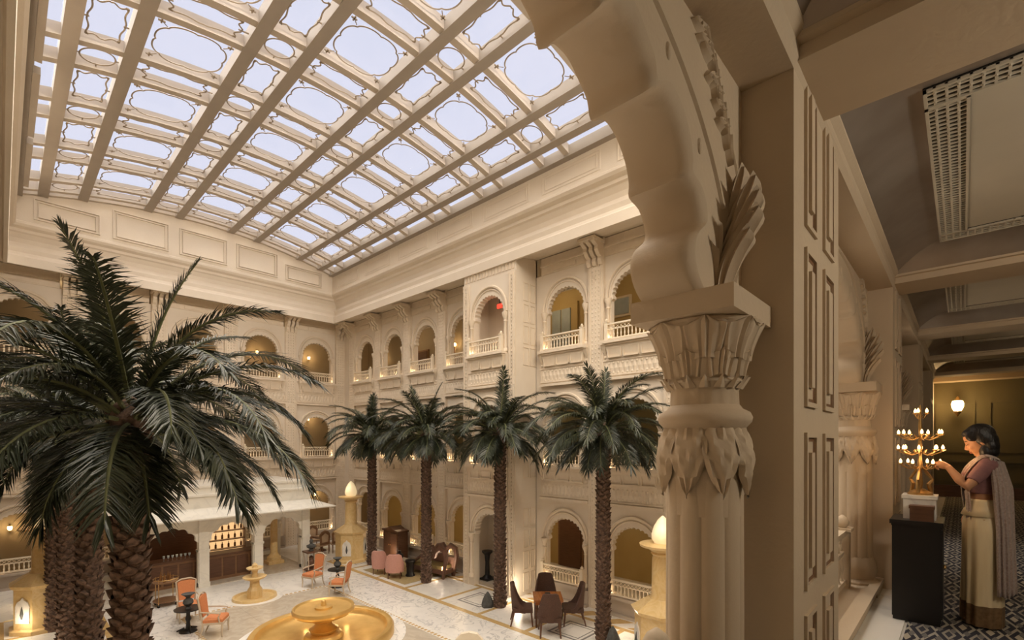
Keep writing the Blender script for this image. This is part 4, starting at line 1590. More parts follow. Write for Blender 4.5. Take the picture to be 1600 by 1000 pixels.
# local: x = world Y - 6.45, -y towards the courtyard
big = lambda hw_, zs, ap: [(hw_, 0.0), (hw_, zs)] + multifoil(hw_, zs, ap, 7, 0.25, 6)[1:-1] + [(-hw_, zs), (-hw_, 0.0)]
for xc in (-2.0, 0.0, 2.0):
    hole = big(0.80, 1.45, 2.35)
    outer = [(xc - 0.98, 0.02), (xc - 0.80, 0.02)] + [(xc + p, q) for p, q in list(reversed(hole[1:-1]))] + [(xc + 0.80, 0.02), (xc + 0.98, 0.02), (xc + 0.98, 2.85), (xc - 0.98, 2.85)]
    MB().prism(outer, [], 0.02, 0.20).build('arch_panel', 'pav', P)
for x in (-3, -1, 1, 3):
    MB().box(x - 0.17, x + 0.17, -0.06, 0.28, 0, 2.85).box(x - 0.20, x + 0.20, -0.09, 0.31, 0, 0.18).box(x - 0.20, x + 0.20, -0.09, 0.31, 1.38, 1.46).build('pillar', 'pav', P)
    MB().box(x - 0.17, x + 0.17, 3.4, 3.7, 0, 2.85).build('rear_pillar', 'pav', P)
for s in (-1, 1):
    MB().prism([(0.3, 0.02), (0.6, 0.02)] + [(1.85 + p * 1.5, q) for p, q in list(reversed(big(0.80, 1.45, 2.35)[1:-1]))] + [(3.1, 0.02), (3.4, 0.02), (3.4, 2.85), (0.3, 2.85)], [], s * 3.0 - 0.09, s * 3.0 + 0.09, 'x').build('side_arch', 'pav', P)
MB().frustum(-3.95, 3.95, -0.95, 4.2, 2.80, -3.2, 3.2, -0.1, 3.9, 3.10).box(-3.97, 3.97, -0.97, 4.22, 2.76, 2.81).build('eave', 'pav', P)
MB().box(-3.2, 3.2, -0.08, 3.85, 3.08, 3.60).box(-3.28, 3.28, -0.16, 3.9, 3.56, 3.64).build('parapet', 'pav', P)
MB().box(-3.0, 3.0, 0.10, 3.7, 3.62, 3.92).box(-3.06, 3.06, 0.04, 3.76, 3.88, 3.96).build('upper_roof', 'pav', P)
MB().box(-3.1, 3.1, -0.05, 3.8, 0.0, 0.03).build('floor_step', 'taupe_marble', P)
for x in (-2, 0, 2):
    point('pavilion_light', (x, 1.8, 2.6), 5, (1, 0.72, 0.42), 0.08, P)

MB().box(-3.0, 1.2, 3.35, 3.45, 0.03, 2.85).build('rear_panel', 'wood', P)
MB().box(-2.9, 2.9, 0.25, 3.4, 2.70, 2.80).build('inner_ceiling', 'midwood', P)
t = thing('bar_counter', 'long brown wood bar counter inside the white pavilion', 'bar counter', (-22.35, 5.85, 0.03), PI / 2)
MB().box(-2.2, 2.0, -0.05, 0.55, 0, 0.98).build('counter_front', 'midwood', t)
for k in range(8):
    x = -2.1 + k * 0.51
    MB().box(x, x + 0.44, -0.07, -0.05, 0.12, 0.88).build('panel', 'wood', t)
MB().box(-2.3, 2.1, -0.12, 0.62, 0.98, 1.05).build('counter_top', 'wood', t)
t = thing('display_shelf', 'tall backlit shelf of bottles in the middle pavilion arch', 'shelf', (-24.5, 7.0, 0.03), PI / 2)
MB().box(-0.75, 0.75, 0.10, 0.16, 0, 2.3).build('back_panel', 'glow_panel', t)
for z in (0.3, 0.8, 1.2, 1.6, 2.0):
    MB().box(-0.75, 0.75, -0.2, 0.10, z, z + 0.03).build('shelf_board', 'midwood', t)
for x in (-0.78, 0.75):
    MB().box(x, x + 0.03, -0.2, 0.16, 0, 2.35).build('shelf_side', 'midwood', t)
for k in range(24):
    z = (0.83, 1.23, 1.63, 2.03)[k % 4]
    x = -0.65 + (k // 4) * 0.26
    b_ = MB().lathe([(0.045, 0), (0.045, 0.15), (0.015, 0.2), (0.015, 0.27)], 8).build('bottle', 'bottle', None, True, (-24.56 + 0.08, 7.0 + x, z + 0.03 + 0.03))
    tag(b_, 'small amber bottle on the backlit pavilion shelf', 'bottle', 'bottles on the pavilion shelf')
for k in range(7):
    b_ = MB().lathe([(0.03, 0), (0.005, 0.01), (0.005, 0.08), (0.04, 0.12), (0.045, 0.2)], 8).build('wine_glass', 'bulb_soft' if False else 'window', None, True, (-22.45, 4.3 + k * 0.14, 1.08))
    tag(b_, 'stemmed glass in the row on the bar counter', 'glass', 'glasses on the bar counter')
point('counter_lamp', (-22.5, 4.7, 1.5), 3, WARM, 0.05)
t = thing('gold_column', 'golden stone column standing inside the right pavilion arch', 'column', (-23.5, 8.75, 0.03))
MB().lathe([(0.3, 0), (0.3, 0.3), (0.2, 0.4), (0.16, 0.5), (0.15, 2.0), (0.22, 2.2), (0.25, 2.7)], 16).build('shaft', 'gold_stone', t, True)
MB().box(-0.34, 0.34, -0.34, 0.34, 0, 0.14).build('foot', 'gold_stone', t)

# bust on its table, bar trolley
t = thing('bust_table', 'small dark side table under the bronze bust by the pavilion corner', 'table', (-20.9, 9.35, 0))
MB().box(-0.28, 0.28, -0.28, 0.28, 0.84, 0.90).build('table_top', 'wood', t)
for sx in (-1, 1):
    for sy in (-1, 1):
        MB().tube([(sx * 0.23, sy * 0.23, 0), (sx * 0.20, sy * 0.20, 0.4), (sx * 0.24, sy * 0.24, 0.85)], [0.025, 0.018, 0.03], 6).build('leg', 'chairwood', t)
MB().box(-0.26, 0.26, -0.26, 0.26, 0.08, 0.13).build('lower_shelf', 'wood', t)
t = thing('bronze_bust', 'dark bronze bust on the small table by the pavilion corner', 'sculpture', (-20.9, 9.35, 0.90), 0.8)
MB().lathe([(0.10, 0), (0.10, 0.05), (0.06, 0.08), (0.16, 0.16), (0.17, 0.24), (0.06, 0.30), (0.055, 0.33)], 16, mod=lambda a, z: 1 + (0.18 * abs(math.cos(a)) if z > 0.1 else 0)).build('shoulders', 'charcoal', t, True)
MB().ell((0, 0, 0.42), (0.075, 0.085, 0.11), 14, 10).ell((0, -0.09, 0.41), (0.015, 0.02, 0.03), 8, 6).build('head', 'charcoal', t, True)
t = thing('dark_urn', 'dark urn on the shelf under the bronze bust', 'urn', (-20.9, 9.35, 0.13))
MB().lathe([(0.09, 0), (0.15, 0.15), (0.16, 0.3), (0.08, 0.42), (0.1, 0.48)], 16).build('body', 'wood', t, True)
MB().lathe([(0.105, 0.48), (0.06, 0.53), (0.01, 0.57)], 12).build('lid', 'wood', t, True)

t = thing('bar_trolley', 'round brass drinks trolley behind the left orange chairs', 'trolley', (-20.3, 3.95, 0))
for z in (0.15, 0.80):
    MB().lathe([(0.36, z), (0.38, z + 0.01), (0.38, z + 0.04), (0.36, z + 0.04)], 24).build('tray', 'midwood', t)
for k in range(4):
    a = PI / 4 + k * PI / 2
    MB().tube([(0.36 * math.cos(a), 0.36 * math.sin(a), 0.06), (0.36 * math.cos(a), 0.36 * math.sin(a), 0.95)], 0.014, 6).build('post', 'brass', t)
    MB().ell((0.36 * math.cos(a), 0.36 * math.sin(a), 0.05), (0.05, 0.05, 0.05), 10, 6).build('wheel', 'black', t, True)
MB().tube([(0.37 * math.cos(2 * PI * k / 24), 0.37 * math.sin(2 * PI * k / 24), 0.92) for k in range(24)], 0.012, 5, True).build('rail', 'brass', t)
for k, (dx, dy) in enumerate(((0.1, 0.1), (-0.12, 0.08), (0.0, -0.15), (0.18, -0.08), (-0.16, -0.12))):
    b_ = MB().lathe([(0.045, 0), (0.045, 0.17), (0.015, 0.22), (0.015, 0.3)], 8).build('bottle', 'bottle', None, True, (-20.3 + dx, 3.95 + dy, 0.845))
    tag(b_, 'dark bottle standing on the brass drinks trolley', 'bottle', 'bottles on the trolley')

# ================================================================== FURNITURE


def orange_chair(loc, rz, label):
    """front of the seat towards -y"""
    t = thing('upholstered_armchair', label, 'chair', loc, rz, 'orange chairs around the fountain')
    MB().box(-0.27, 0.27, -0.27, 0.25, 0.44, 0.52).frustum(-0.27, 0.27, -0.27, 0.25, 0.52, -0.23, 0.23, -0.23, 0.21, 0.56).build('seat', 'orange', t)
    MB().box(-0.29, 0.29, -0.29, 0.27, 0.38, 0.44).build('seat_rail', 'chairwood', t)
    b = MB()
    b.prism([(-0.20, 0.60), (0.20, 0.60), (0.24, 1.16), (0.12, 1.21), (-0.12, 1.21), (-0.24, 1.16)], [], 0.0, 0.09)
    b.xf(Matrix.Translation((0, 0.24, 0)) @ Matrix.Translation((0, 0, 0.5)) @ Matrix.Rotation(math.radians(-8), 4, 'X') @ Matrix.Translation((0, 0, -0.5)))
    b.build('backrest', 'orange', t)
    f = MB()
    f.tube([(-0.23, 0, 0.42), (-0.23, 0, 0.62), (-0.27, 0, 1.18), (-0.13, 0, 1.25), (0.13, 0, 1.25), (0.27, 0, 1.18), (0.23, 0, 0.62), (0.23, 0, 0.42)], 0.027, 6)
    f.xf(Matrix.Translation((0, 0.285, 0)) @ Matrix.Translation((0, 0, 0.5)) @ Matrix.Rotation(math.radians(-8), 4, 'X') @ Matrix.Translation((0, 0, -0.5)))
    f.build('back_frame', 'chairwood', t, True)
    for s in (-1, 1):
        MB().tube([(s * 0.27, -0.26, 0), (s * 0.265, -0.25, 0.2), (s * 0.27, -0.26, 0.42)], [0.018, 0.026, 0.03], 6).build('leg', 'chairwood', t)
        MB().tube([(s * 0.25, 0.36, 0), (s * 0.25, 0.28, 0.2), (s * 0.25, 0.25, 0.42)], [0.018, 0.024, 0.03], 6).build('leg', 'chairwood', t)
        MB().tube([(s * 0.28, -0.20, 0.42), (s * 0.31, -0.17, 0.6), (s * 0.31, -0.22, 0.70), (s * 0.31, -0.05, 0.73), (s * 0.27, 0.32, 0.76)], 0.022, 6).build('armrest', 'chairwood', t, True)
    return t


orange_chair((-18.05, 4.1, 0), 1.5, 'orange armchair behind the small dark table at the left')
orange_chair((-16.1, 4.35, 0), 2.55, 'nearest orange armchair at the left, its back towards the near side')
orange_chair((-18.65, 8.4, 0), 0.3, 'orange armchair facing the hall just beyond the large gold fountain')
orange_chair((-16.95, 8.62, 0), -0.85, 'orange armchair seen from the side, right of its dark pedestal table')


def pedestal_table(loc, label, vlabel):
    t = thing('pedestal_table', label, 'table', loc)
    MB().lathe([(0.24, 0), (0.22, 0.04), (0.07, 0.10), (0.05, 0.3), (0.08, 0.4), (0.05, 0.5), (0.06, 0.66)], 16).build('stem', 'black', t, True)
    MB().lathe([(0.10, 0.64), (0.36, 0.67), (0.37, 0.70), (0.05, 0.70)], 28).build('table_top', 'black', t, True)
    for k in range(3):
        a = k * 2 * PI / 3
        MB().tube([(0.1 * math.cos(a), 0.1 * math.sin(a), 0.1), (0.3 * math.cos(a), 0.3 * math.sin(a), 0.03)], [0.04, 0.02], 6).build('foot', 'black', t)
    v = thing('table_vase', vlabel, 'vase', (loc[0], loc[1], 0.70))
    MB().lathe([(0.09, 0), (0.05, 0.05), (0.14, 0.16), (0.13, 0.24), (0.05, 0.32), (0.10, 0.38), (0.17, 0.43)], 18).build('body', 'charcoal', v, True)
    MB().lathe([(0.15, 0.42), (0.18, 0.44), (0.14, 0.45)], 18).build('rim', 'charcoal', v, True)


pedestal_table((-16.95, 3.85, 0), 'dark round pedestal table between the two left orange chairs', 'dark vase on the pedestal table between the left orange chairs')
pedestal_table((-17.9, 9.05, 0), 'dark round pedestal table between the two orange chairs by the fountain', 'dark footed vase on the pedestal table beyond the fountain')


def pink_chair(loc, rz, label):
    t = thing('tub_armchair', label, 'chair', loc, rz, 'rose armchairs')
    MB().box(-0.29, 0.29, -0.32, 0.22, 0.30, 0.46).frustum(-0.29, 0.29, -0.32, 0.22, 0.46, -0.25, 0.25, -0.28, 0.2, 0.50).build('seat', 'pink', t)
    rings = []
    n = 15
    m = MB()
    rows = []
    for i in range(n):
        a = PI * (0.03 + 0.94 * i / (n - 1))
        back = math.sin(a)
        h = 0.62 + 0.40 * min(1, back * 1.45) ** 3
        r0, r1 = 0.30, 0.38
        cx, cy = math.cos(a), math.sin(a)
        rows.append([(r0 * cx, -0.02 + r0 * cy * 0.9, 0.28), (r1 * cx, -0.02 + r1 * cy * 0.9, 0.26), (r1 * 1.05 * cx, -0.02 + r1 * 1.1 * cy, h), (r0 * 1.05 * cx, -0.02 + r0 * 1.1 * cy, h + 0.02)])
    m.loft(rows).build('backrest', 'pink', t, True)
    for sx in (-1, 1):
        for sy in (-0.26, 0.22):
            MB().tube([(sx * 0.25, sy, 0), (sx * 0.24, sy, 0.30)], [0.018, 0.03], 6).build('leg', 'wood', t)
    return t


pink_chair((-18.35, 11.25, 0), -2.5, 'rose armchair farther of the pair, seen from behind')
pink_chair((-17.35, 11.3, 0), -2.25, 'rose armchair nearer of the pair, seen from behind')
t = thing('low_table', 'small pale table in front of the rose armchairs', 'table', (-18.0, 12.0, 0))
MB().box(-0.35, 0.35, -0.3, 0.3, 0.50, 0.55).build('table_top', 'chairwood', t)
for sx in (-0.3, 0.3):
    for sy in (-0.25, 0.25):
        MB().tube([(sx, sy, 0), (sx, sy, 0.5)], 0.025, 6).build('leg', 'chairwood', t)
t = thing('black_jar', 'round black jar on the pale table by the rose armchairs', 'jar', (-18.05, 12.0, 0.55))
MB().lathe([(0.10, 0), (0.18, 0.08), (0.18, 0.18), (0.07, 0.26)], 16).build('body', 'black', t, True)
MB().lathe([(0.07, 0.26), (0.05, 0.34), (0.08, 0.36)], 12).build('neck', 'black', t, True)
t = thing('black_drum_stool', 'black drum-shaped stool left of the curved brown sofa', 'stool', (-17.1, 11.9, 0))
MB().lathe([(0.20, 0), (0.20, 0.05), (0.15, 0.12), (0.15, 0.5), (0.20, 0.58), (0.21, 0.64)], 20).build('body', 'black', t, True)
MB().lathe([(0.21, 0.64), (0.21, 0.68), (0.18, 0.70)], 20).build('seat_pad', 'black', t, True)
# curved sofa: horseshoe back with two scrolled loops and a long low seat
t = thing('scroll_sofa', 'curved brown sofa with tall scrolled ends and an olive seat', 'sofa', (-16.4, 12.75, 0), 0.15)
MB().box(-1.5, 0.75, -0.35, 0.35, 0.18, 0.36).build('base', 'leather', t)
MB().box(-1.45, 0.62, -0.32, 0.30, 0.36, 0.50).build('seat', 'olive_fab', t)
for yy in (-0.36, 0.30):
    pts = [(-1.5, yy, 0.42), (-1.0, yy, 0.52), (-0.5, yy, 0.85), (-0.2, yy, 1.18), (0.10, yy, 1.27), (0.30, yy, 1.05), (0.22, yy, 0.82), (0.30, yy, 1.08), (0.55, yy, 1.28), (0.80, yy, 1.18), (0.88, yy, 0.85), (0.78, yy, 0.45), (0.72, yy, 0.02)]
    MB().tube(pts, [0.05, 0.06, 0.08, 0.10, 0.11, 0.10, 0.08, 0.10, 0.12, 0.12, 0.10, 0.08, 0.06], 8).build('scroll_frame', 'leather', t, True)
MB().prism([(-1.45, 0.36), (0.75, 0.36), (0.84, 0.8), (0.3, 0.78), (0.1, 0.9), (-0.4, 0.8), (-1.0, 0.5)], [], 0.26, 0.36).build('back_panel', 'leather', t)
for sx in (-1.4, 0.65):
    for sy in (-0.3, 0.3):
        MB().box(sx - 0.04, sx + 0.04, sy - 0.04, sy + 0.04, 0, 0.18).build('foot', 'wood', t)
tag(MB().box(-19.4, -16.2, 11.0, 13.3, 0.004, 0.012).build('seating_rug', mat('ochre_rug', (0.46, 0.35, 0.17), (0.36, 0.27, 0.12), rough=.95, scale=8)), 'ochre rug under the rose armchairs and curved sofa', 'rug')

t = thing('wood_cabinet', 'dark walnut two-door cabinet against the right wall', 'cabinet', (-20.2, 13.2, 0))
MB().box(-0.62, 0.62, -0.28, 0.28, 0.06, 1.35).build('body', 'wood', t)
for s in (-1, 1):
    d = MB().box(min(0.02 * s, 0.58 * s), max(0.02 * s, 0.58 * s), -0.31, -0.28, 0.12, 1.28).build('door', 'wood', t)
    MB().ell((s * 0.07, -0.33, 0.72), (0.02, 0.02, 0.03), 8, 6).build('knob', 'brass', d, True)
MB().prism([(-0.70, 1.35), (0.70, 1.35), (0.70, 1.42), (0.35, 1.46), (0.0, 1.60), (-0.35, 1.46), (-0.70, 1.42)], [], -0.33, 0.30).build('cornice_top', 'wood', t)


def wood_chair(loc, rz, label):
    t = thing('cane_back_chair', label, 'chair', loc, rz, 'cane-back chairs in the corner')
    MB().box(-0.27, 0.27, -0.27, 0.25, 0.42, 0.50).build('seat', 'paleback', t)
    MB().prism([(-0.27, 0.50), (0.27, 0.50), (0.29, 1.0), (0.18, 1.16), (0.0, 1.22), (-0.18, 1.16), (-0.29, 1.0)], [[(-0.18, 0.62), (0.18, 0.62), (0.2, 0.95), (0.0, 1.08), (-0.2, 0.95)]], 0.24, 0.30).build('back_frame', 'midwood', t)
    MB().prism([(-0.18, 0.62), (0.18, 0.62), (0.2, 0.95), (0.0, 1.08), (-0.2, 0.95)], [], 0.255, 0.285).build('cane_panel', 'paleback', t)
    for sx in (-0.24, 0.24):
        for sy in (-0.24, 0.26):
            MB().tube([(sx, sy, 0), (sx, sy, 0.43)], [0.02, 0.03], 6).build('leg', 'midwood', t)
    return t


wood_chair((-23.75, 11.15, 0), PI + 0.2 + PI / 2, 'cane-back chair nearest the pavilion corner, its back towards us')
wood_chair((-23.65, 11.85, 0), PI + PI / 2 - 0.1, 'cane-back chair beside the far lamp pillar, its back towards us')
wood_chair((-25.2, 11.45, 0), PI / 2, 'cane-back chair farthest away, on the wall side of the corner table')
t = thing('corner_table', 'dark table among the cane-back chairs in the far corner', 'table', (-24.45, 11.5, 0))
MB().lathe([(0.42, 0.70), (0.42, 0.75), (0.05, 0.75)], 24).build('table_top', 'wood', t)
MB().lathe([(0.25, 0), (0.2, 0.05), (0.06, 0.12), (0.06, 0.70)], 14).build('pedestal', 'wood', t, True)


def wicker_chair(loc, rz, label):
    t = thing('wicker_chair', label, 'chair', loc, rz, 'dark wicker chairs')
    t.scale = (1.14, 1.14, 1.06)
    MB().box(-0.28, 0.28, -0.30, 0.24, 0.40, 0.52).build('seat', 'wicker', t)
    rows = []
    n = 17
    for i in range(n):
        a = PI * i / (n - 1)
        back = math.sin(a)
        h = 0.52 + 0.68 * min(1, back * 1.18) ** 2.2
        cx, cy = math.cos(a), math.sin(a)
        fl = 1.0 + 0.15 * back
        rows.append([(0.27 * cx, -0.10 + 0.30 * cy, 0.40), (0.31 * cx, -0.10 + 0.36 * cy, 0.40), (0.33 * fl * cx, -0.12 + 0.44 * cy, h), (0.29 * fl * cx, -0.12 + 0.39 * cy, h + 0.015)])
    MB().loft(rows).build('backrest', 'wicker', t, True)
    for s in (-1, 1):
        MB().tube([(s * 0.27, -0.30, 0), (s * 0.25, -0.26, 0.42)], [0.02, 0.03], 6).build('leg', 'wood', t)
        MB().tube([(s * 0.26, 0.30, 0), (s * 0.23, 0.20, 0.42)], [0.02, 0.03], 6).build('leg', 'wood', t)
    return t


fx, fy_, rx_, ry_ = -0.6845, 0.729, 0.729, 0.6845
tc_ = (-9.5, 11.75)
base_ang = math.radians(43.2)
wicker_chair((tc_[0] - fx * 0.85, tc_[1] - fy_ * 0.85, 0), base_ang + PI, 'dark wicker chair with its back turned to us at the square table')
wicker_chair((tc_[0] + fx * 0.85, tc_[1] + fy_ * 0.85, 0), base_ang, 'dark wicker chair facing us across the square table')
wicker_chair((tc_[0] - rx_ * 0.82, tc_[1] - ry_ * 0.82, 0), base_ang + PI / 2, 'dark wicker chair on the left side of the square table')
wicker_chair((tc_[0] + rx_ * 0.82, tc_[1] + ry_ * 0.82, 0), base_ang - PI / 2, 'dark wicker chair on the right side of the square table')
wicker_chair((-14.6, 0.5, 0), base_ang + PI * 0.9, 'dark wicker chair at the bottom left corner by the palm trunks')
t = thing('square_table', 'glossy red-brown square table between the wicker chairs', 'table', (tc_[0], tc_[1], 0), base_ang)
MB().box(-0.45, 0.45, -0.45, 0.45, 0.80, 0.86).build('table_top', 'redwood', t)
MB().box(-0.40, 0.40, -0.40, 0.40, 0.70, 0.80).build('apron', 'redwood', t)
for sx in (-0.37, 0.37):
    for sy in (-0.37, 0.37):
        MB().tube([(sx, sy, 0), (sx, sy, 0.7)], [0.03, 0.04], 6).build('leg', 'wood', t)
t = thing('table_bowl', 'small dark bowl in the middle of the red-brown square table', 'bowl', (tc_[0], tc_[1], 0.86))
MB().lathe([(0.04, 0), (0.08, 0.05), (0.09, 0.09), (0.07, 0.09)], 14).build('bowl', 'black', t, True)
MB().lathe([(0.05, 0), (0.05, 0.012)], 14).build('foot', 'black', t)
orange_like = thing('cream_armchair', 'cream upholstered chair whose back top just enters at the bottom edge', 'chair', (-9.05, 8.1, 0), base_ang + PI)
orange_like.scale = (1, 1, 0.88)
MB().box(-0.32, 0.32, -0.3, 0.3, 0.36, 0.54).build('seat', 'rail', orange_like)
MB().prism([(-0.34, 0.4), (0.34, 0.4), (0.34, 0.95), (0.2, 1.12), (0, 1.17), (-0.2, 1.12), (-0.34, 0.95)], [], 0.24, 0.36).build('backrest', 'rail', orange_like)
for sx in (-0.27, 0.27):
    for sy in (-0.25, 0.28):
        MB().tube([(sx, sy, 0), (sx, sy, 0.38)], [0.02, 0.03], 6).build('leg', 'chairwood', orange_like)
for loc, lab in (((-11.95, 11.5, 0), 'pointed dark stone at the foot of the palm by the wicker chairs'), ((-7.15, 11.75, 0), 'pointed dark stone at the foot of the palm nearest the carved column')):
    s_ = thing('pointed_stone', lab, 'stone', loc)
    MB().lathe([(0.20, 0), (0.21, 0.10), (0.17, 0.25), (0.10, 0.42), (0.02, 0.52)], 9, mod=lambda a, z: 1 + 0.12 * math.sin(3 * a + 5 * z)).build('body', 'charcoal', s_)
t = thing('dark_pedestal', 'dark waisted pedestal standing in the ground-floor doorway of the bay', 'pedestal', (-14.05, 13.5, 0.12))
MB().lathe([(0.22, 0), (0.22, 0.08), (0.10, 0.2), (0.08, 0.7), (0.12, 1.0), (0.22, 1.1), (0.22, 1.16)], 16).build('stem', 'black', t, True)
MB().box(-0.24, 0.24, -0.24, 0.24, 0, 0.05).build('foot', 'black', t)
t = thing('exit_sign', 'small glowing red sign inside the top arch of the projecting bay', 'sign', (-13.15, 13.3, 10.98))
MB().box(-0.12, 0.12, -0.02, 0.03, -0.08, 0.08).build('light_box', 'exit', t)
MB().box(-0.02, 0.02, 0.0, 0.02, 0.09, 0.30).build('hanger', 'charcoal', t)

# ================================================================== CORRIDOR CONSOLE, CANDELABRA
t = thing('console_cabinet', 'tall black lacquer cabinet under the candelabra', 'cabinet', (-0.28, 5.33, F + 0.015))
MB().box(-0.155, 0.155, -0.20, 0.20, 0.03, 0.80).build('body', 'black', t)
MB().box(-0.17, 0.17, -0.215, 0.215, 0.80, 0.835).box(-0.16, 0.16, -0.205, 0.205, 0.785, 0.80).build('cabinet_top', 'black', t)
MB().box(-0.15, 0.15, -0.19, 0.19, 0.0, 0.03).build('foot', 'black', t)
for s in (-1, 1):
    d = MB().box(0.155, 0.163, min(s * 0.005, s * 0.19), max(s * 0.005, s * 0.19), 0.06, 0.77).build('door', 'black', t)
    MB().ell((0.172, s * 0.03, 0.45), (0.012, 0.012, 0.012), 8, 6).build('knob', 'brass', d, True)
TZ = F + 0.015 + 0.835
t = thing('marble_block', 'white marble block under the candelabra', 'plinth', (-0.265, 5.36, TZ))
MB().box(-0.105, 0.105, -0.105, 0.105, 0, 0.17).build('block', 'white_marble', t)
MB().box(-0.115, 0.115, -0.115, 0.115, 0.17, 0.20).build('top_slab', 'white_marble', t)
t = thing('wood_box', 'small red-brown wooden box in front of the white marble block', 'box', (-0.245, 5.18, TZ))
MB().box(-0.075, 0.075, -0.05, 0.05, 0, 0.10).build('body', 'wood', t)
MB().box(-0.08, 0.08, -0.055, 0.055, 0.10, 0.125).build('lid', 'wood', t)

CZ = TZ + 0.20
t = thing('candelabra', 'brass tree-shaped candelabra with tiers of glowing lamps', 'candelabra', (-0.265, 5.36, CZ))
MB().lathe([(0.085, 0), (0.085, 0.015), (0.06, 0.03), (0.03, 0.05)], 20).build('base', 'brass', t, True)
for k in range(3):
    a = k * 2 * PI / 3 + 0.4
    c_, s_ = math.cos(a), math.sin(a)
    MB().tube([(0.075 * c_, 0.075 * s_, 0.02), (0.06 * c_, 0.06 * s_, 0.09), (0.085 * c_, 0.085 * s_, 0.13), (0.05 * c_, 0.05 * s_, 0.18), (0.012 * c_, 0.012 * s_, 0.24)], [0.014, 0.018, 0.012, 0.012, 0.008], 7).build('elephant_support', 'brass', t, True)
MB().lathe([(0.012, 0.03), (0.02, 0.10), (0.012, 0.2), (0.018, 0.26), (0.010, 0.33), (0.016, 0.42), (0.009, 0.5), (0.013, 0.58), (0.008, 0.66), (0.006, 0.76)], 10).build('stem', 'brass', t, True)
for (z, rr, n, off) in ((0.26, 0.13, 6, 0.2), (0.38, 0.145, 8, 0.0), (0.51, 0.145, 7, 0.35), (0.69, 0.045, 3, 0.3)):
    for k in range(n):
        a = off + 2 * PI * k / n
        c_, s_ = math.cos(a), math.sin(a)
        arm = MB().tube([(0.008 * c_, 0.008 * s_, z - 0.02), (rr * 0.5 * c_, rr * 0.5 * s_, z - 0.045), (rr * 0.9 * c_, rr * 0.9 * s_, z - 0.02), (rr * c_, rr * s_, z)], 0.0055, 5)
        arm.lathe([(0.004, z - 0.01), (0.020, z), (0.022, z + 0.006), (0.008, z + 0.006)], 10, rr * c_, rr * s_)
        ar = arm.build('arm', 'brass', t, True)
        MB().lathe([(0.007, z + 0.005), (0.0105, z + 0.016), (0.010, z + 0.026), (0.002, z + 0.044)], 8, rr * c_, rr * s_).build('lamp_bulb', 'bulb', ar, True)
    for k in range(n):
        a = off + 2 * PI * (k + 0.5) / n
        MB().add([(rr * 0.45 * math.cos(a - .15), rr * 0.45 * math.sin(a - .15), z - 0.03), (rr * 0.45 * math.cos(a + .15), rr * 0.45 * math.sin(a + .15), z - 0.03), (rr * 0.75 * math.cos(a), rr * 0.75 * math.sin(a), z + 0.005), (rr * 0.3 * math.cos(a), rr * 0.3 * math.sin(a), z - 0.01), (rr * 0.5 * math.cos(a), rr * 0.5 * math.sin(a), z - 0.035)], [(0, 1, 2), (0, 3, 1), (0, 2, 4), (1, 4, 2), (0, 4, 3), (1, 3, 4)]).build('leaf', 'brass', t)
point('candelabra_light', (0, -0.17, 0.33), 1.6, (1, 0.60, 0.28), 0.05, t)
point('candelabra_light', (0.17, 0.02, 0.33), 1.6, (1, 0.60, 0.28), 0.05, t)
point('candelabra_light', (0, 0.16, 0.5), 1.2, (1, 0.60, 0.28), 0.05, t)
# ================================================================== THE WOMAN
W = thing('person', 'woman in a cream silk sari reaching out to light the candelabra', 'person', (0.13, 5.5, F + 0.015))
WR = Matrix.Translation((-0.13, -5.5, -(F + 0.015)))


def ering(cx, cy, z, rx, ry, n=28, mod=None):
    return [(cx + rx * (mod(a) if mod else 1) * math.cos(a), cy + ry * (mod(a) if mod else 1) * math.sin(a), z) for a in [2 * PI * k / n for k in range(n)]]


def wpart(mb, name, material, voxel=None, smooth_it=4, parent=None, solid=None, sub=0):
    mb.xf(WR)
    o = mb.build(name, material, parent or W, 'all')
    if solid:
        md = o.modifiers.new('solid', 'SOLIDIFY')
        md.thickness = solid
        md.offset = 0
    if sub:
        md = o.modifiers.new('sub', 'SUBSURF')
        md.levels = sub
        md.render_levels = sub
    if voxel:
        md = o.modifiers.new('remesh', 'REMESH')
        md.mode = 'VOXEL'
        md.voxel_size = voxel
        md.use_smooth_shade = True
        sm = o.modifiers.new('smooth', 'SMOOTH')
        sm.factor = 0.5
        sm.iterations = smooth_it
    return o


HC = Vector((0.10, 5.5, 5.713))
HM = Matrix.Translation(HC) @ Matrix.Rotation(math.radians(-25), 4, 'Y')
TORSO = [(0.125, 5.02, 0.115, 0.165), (0.125, 5.10, 0.11, 0.155), (0.125, 5.20, 0.088, 0.122), (0.12, 5.28, 0.090, 0.125), (0.118, 5.36, 0.100, 0.138), (0.110, 5.43, 0.112, 0.148), (0.122, 5.49, 0.095, 0.158), (0.132, 5.535, 0.072, 0.158), (0.137, 5.565, 0.055, 0.11), (0.13, 5.59, 0.048, 0.055), (0.115, 5.64, 0.044, 0.046), (0.105, 5.69, 0.044, 0.046)]
b = MB()
b.loft([ering(cx, 5.5, z, rx, ry) for cx, z, rx, ry in TORSO])
SL, EL, WL = Vector((0.145, 5.345, 5.515)), Vector((0.022, 5.262, 5.335)), Vector((-0.088, 5.335, 5.492))
b.ell(SL, (0.052, 0.050, 0.052), 14, 10)
b.tube([SL, SL.lerp(EL, 0.5), EL, EL.lerp(WL, 0.35), EL.lerp(WL, 0.75), WL], [0.047, 0.042, 0.036, 0.036, 0.027, 0.023], 12)
SR, ER, WRi = Vector((0.135, 5.655, 5.515)), Vector((0.13, 5.70, 5.27)), Vector((0.06, 5.66, 5.09))
b.ell(SR, (0.052, 0.050, 0.052), 14, 10)
b.tube([SR, SR.lerp(ER, 0.5), ER, ER.lerp(WRi, 0.35), WRi], [0.047, 0.042, 0.036, 0.034, 0.023], 12)
